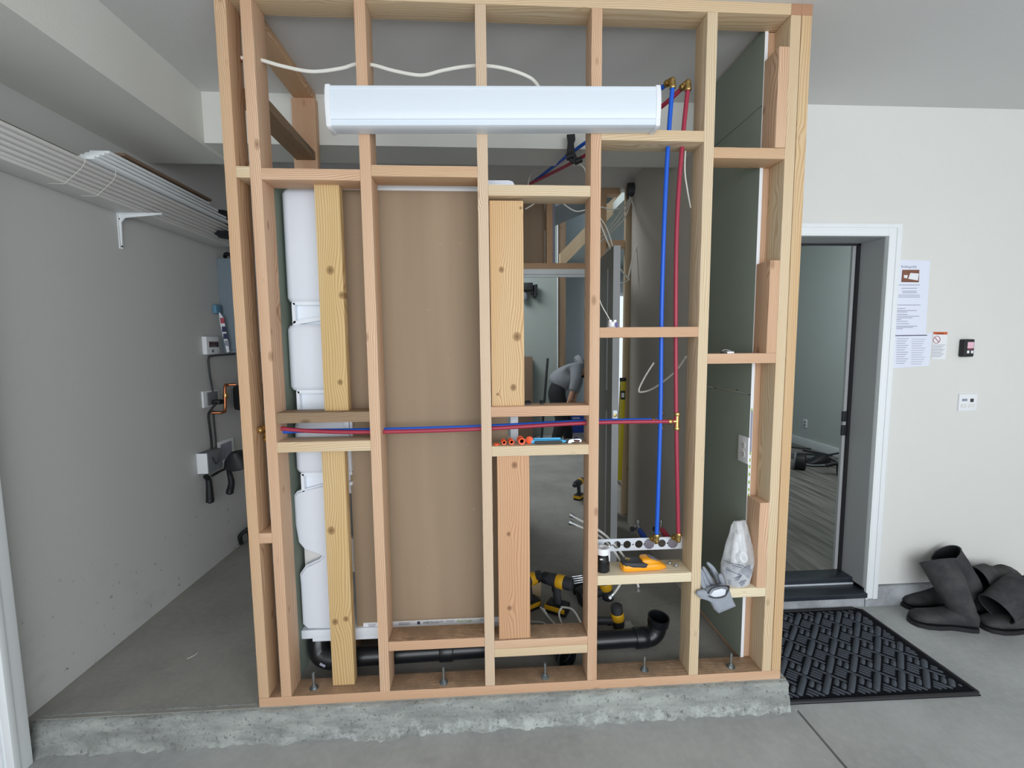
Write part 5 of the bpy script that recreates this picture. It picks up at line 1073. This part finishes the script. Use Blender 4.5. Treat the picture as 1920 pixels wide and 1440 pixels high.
a_ = wy(1796, 669); b_ = wy(1818, 636); obj('case', bx(a_.x, b_.x, YW - .028, YW, a_.z, b_.z, .006), M['black'], GO)
sx = (b_.x - a_.x); sz = (b_.z - a_.z); obj('screen', bx(a_.x + sx * .30, b_.x - sx * .1, YW - .0295, YW - .028, a_.z + sz * .48, a_.z + sz * .84, .0005), M['peach'], GO)
for f_ in (.28, .66): obj('button', bx(a_.x + sx * f_, a_.x + sx * (f_ + .22), YW - .030, YW - .028, a_.z + sz * .2, a_.z + sz * .36, .0008), M['whitep'], GO)
obj('brand_bar', bx(a_.x + sx * .35, b_.x - sx * .2, YW - .0288, YW - .028, a_.z + sz * .41, a_.z + sz * .44), M['signred'], GO)
SWc = thing('wall_switch_plate', 'white double control plate below the black door control', 'switch', tuple(wy(1812, 754))); a_ = wy(1794, 770.5); b_ = wy(1830, 738); obj('cover_plate', bx(a_.x, b_.x, YW - .008, YW, a_.z, b_.z, .002), M['whitep'], SWc)
sx = b_.x - a_.x; sz = b_.z - a_.z
for x0_, m_, wd_ in ((.16, 'ink', .28), (.62, 'dgrey', .18)): obj('display', bx(a_.x + sx * x0_, a_.x + sx * (x0_ + wd_), YW - .0092, YW - .008, a_.z + sz * (.58 if m_ == 'ink' else .52), a_.z + sz * .72), M[m_], SWc)
for x0_ in (.12, .56): obj('rocker', bx(a_.x + sx * x0_, a_.x + sx * (x0_ + .32), YW - .010, YW - .008, a_.z + sz * .2, a_.z + sz * .42, .001), M['trimgrey'], SWc)
# ------------------------------------------------------------------ door mat
MT = thing('door_mat', 'charcoal ribbed rubber door mat on the garage floor before the doorway', 'mat', (2.5, .3, GZ))
mx0, mx1, my0, my1 = 2.108, 2.955, .003, .615
bm = B(); prism(bm, [(mx0, my0, GZ), (mx1, my0 - .012, GZ), (mx1 + .012, my1 - .02, GZ), (mx1 - .02, my1, GZ), (mx0, my1, GZ)], (0, 0, .005)); obj('mat_base', bm, simple('mat_base_rubber', (24, 26, 31), .95, spec=.1), MT)
def rod(bm, x0, y0, x1, y1, r, z):
    P0, P1 = Vector((x0, y0, z)), Vector((x1, y1, z)); d = (P1 - P0).normalized(); n = Vector((-d.y, d.x, 0)); seg = 6; rings = []
    for p_, s in ((P0, .25), (P0 + d * r * .5, .85), (P0 + d * r, 1), (P1 - d * r, 1), (P1 - d * r * .5, .85), (P1, .25)): rings.append([bm.verts.new(p_ + n * (r * s * math.cos(PI * k / seg)) + Vector((0, 0, min(.0095, r * .95) * s * math.sin(PI * k / seg)))) for k in range(seg + 1)])
    for a_, b_ in zip(rings, rings[1:]):
        for k in range(seg): bm.faces.new((a_[k], b_[k], b_[k + 1], a_[k + 1]))
bm = B(); rim = .022
cw = .115; chh = .088; zr = GZ + .005; lim = (mx0 + rim, mx1 - rim, my0 + rim, my1 - rim)
def crod(x0, y0, x1, y1, r):
    t0, t1 = 0.0, 1.0; dx, dy = x1 - x0, y1 - y0
    for p_, d_, lo, hi in ((x0, dx, lim[0] + r, lim[1] - r), (y0, dy, lim[2] + r, lim[3] - r)):
        if abs(d_) < 1e-9:
            if not lo < p_ < hi: return
        else:
            a_, b_ = (lo - p_) / d_, (hi - p_) / d_
            if a_ > b_: a_, b_ = b_, a_
            t0, t1 = max(t0, a_), min(t1, b_)
    if (t1 - t0) * math.hypot(dx, dy) < 2.2 * r: return
    rod(bm, x0 + dx * t0, y0 + dy * t0, x0 + dx * t1, y0 + dy * t1, r, zr)
# diagonal weave: a thick rib one way; two pads, a long and three short thin ribs the other way
q2 = math.sqrt(.5)
for j in range(-1, 7):
    for i in range(-14, 12):
        ox = 2.535 + .115 * i + .107 * j; oy = .04 + .113 * j
        if ox < mx0 - .3 or ox > mx1 + .2: continue
        def uv(u_, v_): return (ox + (u_ + v_) * q2, oy + (u_ - v_) * q2)
        def seg_(u0, v0, u1, v1, r_): crod(*uv(u0, v0), *uv(u1, v1), r_)
        seg_(0, 0, .135, 0, .0125)
        for u_, v_ in ((.088, .030), (.084, .056)): seg_(u_, v_, u_ + .044, v_, .0105)
        seg_(.070, .019, .070, .150, .0052)
        for u_ in (.052, .034, .016): seg_(u_, .019, u_, .064, .0052)
obj('rib_pattern', bm, M['mat'], MT, smooth='all')
bm = B(); rodsz = GZ + .004
for a_, b_ in (((mx0, my0 + .008), (mx1, my0 - .004)), ((mx1 + .002, my0 - .004), (mx1 + .004, my1 - .02)), ((mx0, my1 - .008), (mx1 - .02, my1 - .008))): rod(bm, *a_, *b_, .009, rodsz)
obj('mat_border', bm, M['black'], MT)
# ------------------------------------------------------------------ boots
def boot(label, heel, toe, shaft, zf=GZ, open_end=True, roll=0.0):
    T = thing('rubber_boot', label, 'boot', tuple(heel), None); heel = Vector(heel); toe = Vector(toe); d = (toe - heel); L = d.length; d.normalize(); n = Vector((-d.y, d.x, 0)); Zv = Vector((0, 0, 1))
    def fr(s, wy_, z0, z1, p=2.4): return ell(heel + d * (s * L) + Zv * ((z0 + z1) / 2), n, Zv, wy_, (z1 - z0) / 2, 22, p)
    obj('foot', loft(B(), [fr(-.02, .012, .03, .06), fr(0, .034, .018, .10), fr(.10, .042, .018, .125), fr(.25, .044, .018, .12), fr(.42, .043, .018, .098), fr(.60, .050, .018, .082), fr(.80, .052, .018, .070), fr(.93, .040, .02, .058), fr(.985, .022, .024, .045)]), M['boot'], T, smooth='all')
    bm = B(); P = []
    for s, wy_ in ((-.02, .02), (.0, .036), (.12, .042), (.3, .038), (.42, .038), (.62, .052), (.8, .056), (.95, .042), (1.01, .016)): P.append((s, wy_))
    out = [heel + d * (s * L) + n * w_ for s, w_ in P] + [heel + d * (s * L) - n * w_ for s, w_ in P[::-1]]
    prism(bm, out, (0, 0, .022)); obj('sole', bm, M['black'], T)
    Ps = smoothpath([heel + d * (.14 * L) + Zv * .06] + [Vector(p_[0]) for p_ in shaft], 5); rr = [.046] + [p_[1] for p_ in shaft]; m = len(Ps) - 1; rings = []
    Tt, _N = frames(Ps)
    for i, p_ in enumerate(Ps):
        f_ = i / m * (len(rr) - 1); k = min(int(f_), len(rr) - 2); r_ = rr[k] + (rr[k + 1] - rr[k]) * (f_ - k); t_ = Tt[i]; a1 = (d - t_ * d.dot(t_)).normalized(); a2 = t_.cross(a1); fl = 1 - .25 * i / m
        rings.append([q_ + Vector((.003 * mnoise.noise(q_ * 22), .003 * mnoise.noise(q_ * 19 + Vector((3, 1, 1))), 0)) for q_ in ell(p_, a1, a2, r_ * 1.08, r_ * fl, 24)])
    inner = [[Ps[-1] + (q_ - Ps[-1]) * .93 for q_ in rings[-1]], [Ps[-3] + (q_ - Ps[-3]) * .86 for q_ in rings[-3]]]
    sh = obj('shaft', loft(B(), rings, cap=False), M['boot'], T, smooth='all')
    obj('lining', loft(B(), [rings[-1]] + inner + [[Ps[-6] + (q_ - Ps[-6]) * .8 for q_ in rings[-6]]], cap=False), M['black'], T)
    bm = B(); t_ = Tt[-1]; P_ = rings[-1]; tube(bm, P_ + [P_[0]], .0028, 6, 0); obj('top_band', bm, M['dgrey'], sh); return T
def fl(u, v, z=GZ): return aZ(u, v, z)
h1_ = fl(1826, 1180); t1_ = fl(1704, 1166); h1_.z = t1_.z = GZ
boot('front tall dusty black rubber boot of the leaning pair, toe nearest the mat', h1_, t1_, [(aY(1795, 1125, h1_.y + .03), .058), (aY(1778, 1090, h1_.y + .07), .070), (aY(1757, 1052, h1_.y + .13), .076)])
h2_ = h1_ + Vector((.0, .115, 0)); t2_ = fl(1694, 1138); t2_.z = GZ; h2_ = t2_ + Vector((.30, -.0, 0))
boot('rear tall black rubber boot of the leaning pair, against the wall footing', h2_, t2_, [(aY(1815, 1105, .52), .056), (aY(1798, 1075, .53), .068), (aY(1774, 1040, .545), .074)])
t3_ = fl(1840, 1178); t3_.z = GZ; h3_ = t3_ + Vector((.29, -.04, 0))
boot('right-hand rubber boot with its shaft slumped over and the dark opening facing out', h3_, t3_, [(h3_ + Vector((-.0, .04, .14)), .062), (h3_ + Vector((-.05, .06, .20)), .070), (aY(1868, 1142, h3_.y + .02), .072)])
t4_ = t3_ + Vector((.06, .13, 0)); h4_ = t4_ + Vector((.29, 0, 0))
boot('rearmost rubber boot of the slumped pair at the right edge', h4_, t4_, [(h4_ + Vector((-.02, .0, .14)), .060), (h4_ + Vector((-.1, .0, .20)), .066), (h4_ + Vector((-.24, -.01, .19)), .068)])
# ------------------------------------------------------------------ things in the room beyond the doorway
def rf(u, v): return aZ(u, v, .012)
p = rf(1500, 880); WH = thing('floor_wheel', 'dark wheel-like ring standing on the floor just inside the far room doorway', 'wheel', tuple(p)); obj('tyre', lathe(B(), [(.06, -.05), (.085, -.045), (.09, 0), (.085, .045), (.06, .05)], p + Vector((0, .0, .09)), (.75, -.65, .05), 24), M['black'], WH); obj('rim', lathe(B(), [(.085, .04), (.095, .045), (.095, .055), (.08, .055)], p + Vector((0, 0, .09)), (-.75, .65, .05), 24, cap=False), M['grey'], WH)
p = rf(1532, 873); SHO = thing('dark_shoe', 'low dark boat-shaped shoe on the floor beyond the doorway', 'shoe', tuple(p)); obj('upper', loft(B(), [ell(p + Vector((x, 0, z)), (0, 1, 0), (0, 0, 1), ry, rz, 14) for x, ry, rz, z in ((-.12, .02, .01, .03), (-.09, .05, .02, .04), (0, .06, .05, .06), (.06, .05, .06, .07), (.13, .05, .03, .04), (.17, .02, .01, .03))]), M['black'], SHO); obj('welt', loft(B(), [ell(p + Vector((x, 0, .018)), (0, 1, 0), (0, 0, 1), ry, .012, 14) for x, ry in ((-.14, .01), (-.1, .06), (.05, .068), (.14, .055), (.18, .01))]), M['grey'], SHO)
for k, (a_, b_) in enumerate((((1478, 838), (1520, 842)), ((1505, 845), (1550, 853)), ((1500, 851), (1560, 855)), ((1540, 856), (1580, 849)), ((1545, 856), (1566, 867)))):
    P0 = rf(a_[0], a_[1] + 12); P1 = rf(b_[0], b_[1] + 12); obj('metal_rod', tube(B(), [P0 + Vector((0, 0, .08)), P1 + Vector((0, 0, .08))], .011, 8, 0), M['black'], label=('long black rod nearest the stud, beyond the doorway', 'black rod above the flat grey plank beyond the doorway', 'black rod lying along the flat grey plank', 'black rod sloping up to the door edge beyond the doorway', 'short black rod pointing at the caster wheel')[k], cat='rod', group='black rods beyond the doorway')
P0 = rf(1490, 862); P1 = rf(1560, 868); obj('grey_plank', prism(B(), [P0 + Vector((0, 0, .045)), P1 + Vector((0, 0, .045)), P1 + Vector((0, .12, .045)), P0 + Vector((0, .12, .045))], (0, 0, .02)), M['grey'], label='flat grey plank under the black rods beyond the doorway', cat='plank')
p = rf(1576, 893); CS = thing('caster_wheel', 'black caster with a shiny hub at the door edge on the room floor', 'wheel', tuple(p)); obj('wheel', lathe(B(), [(.03, -.03), (.055, -.025), (.06, 0), (.055, .025), (.03, .03)], p + Vector((0, 0, .06)), (.9, -.4, 0), 20), M['black'], CS); obj('hub', lathe(B(), [(.03, .03), (.02, .045)], p + Vector((0, 0, .06)), (-.6, -.8, 0), 16), M['chrome'], CS); obj('arm', tube(B(), [p + Vector((0, 0, .11)), p + Vector((-.05, .02, .13)), p + Vector((-.12, .05, .10))], .022, 10, 4), M['black'], CS)
p = aX(1510, 794, 5.05); RO = thing('room_outlet', 'white outlet on the grey-green wall beyond the doorway', 'outlet', tuple(p)); obj('cover_plate', bx(5.042, 5.05, p.y - .035, p.y + .035, p.z - .055, p.z + .055, .002), M['trim'], RO)
for dz in (-.02, .02): obj('socket', bx(5.040, 5.042, p.y - .012, p.y + .012, p.z + dz - .012, p.z + dz + .012, .001), M['grey'], RO)
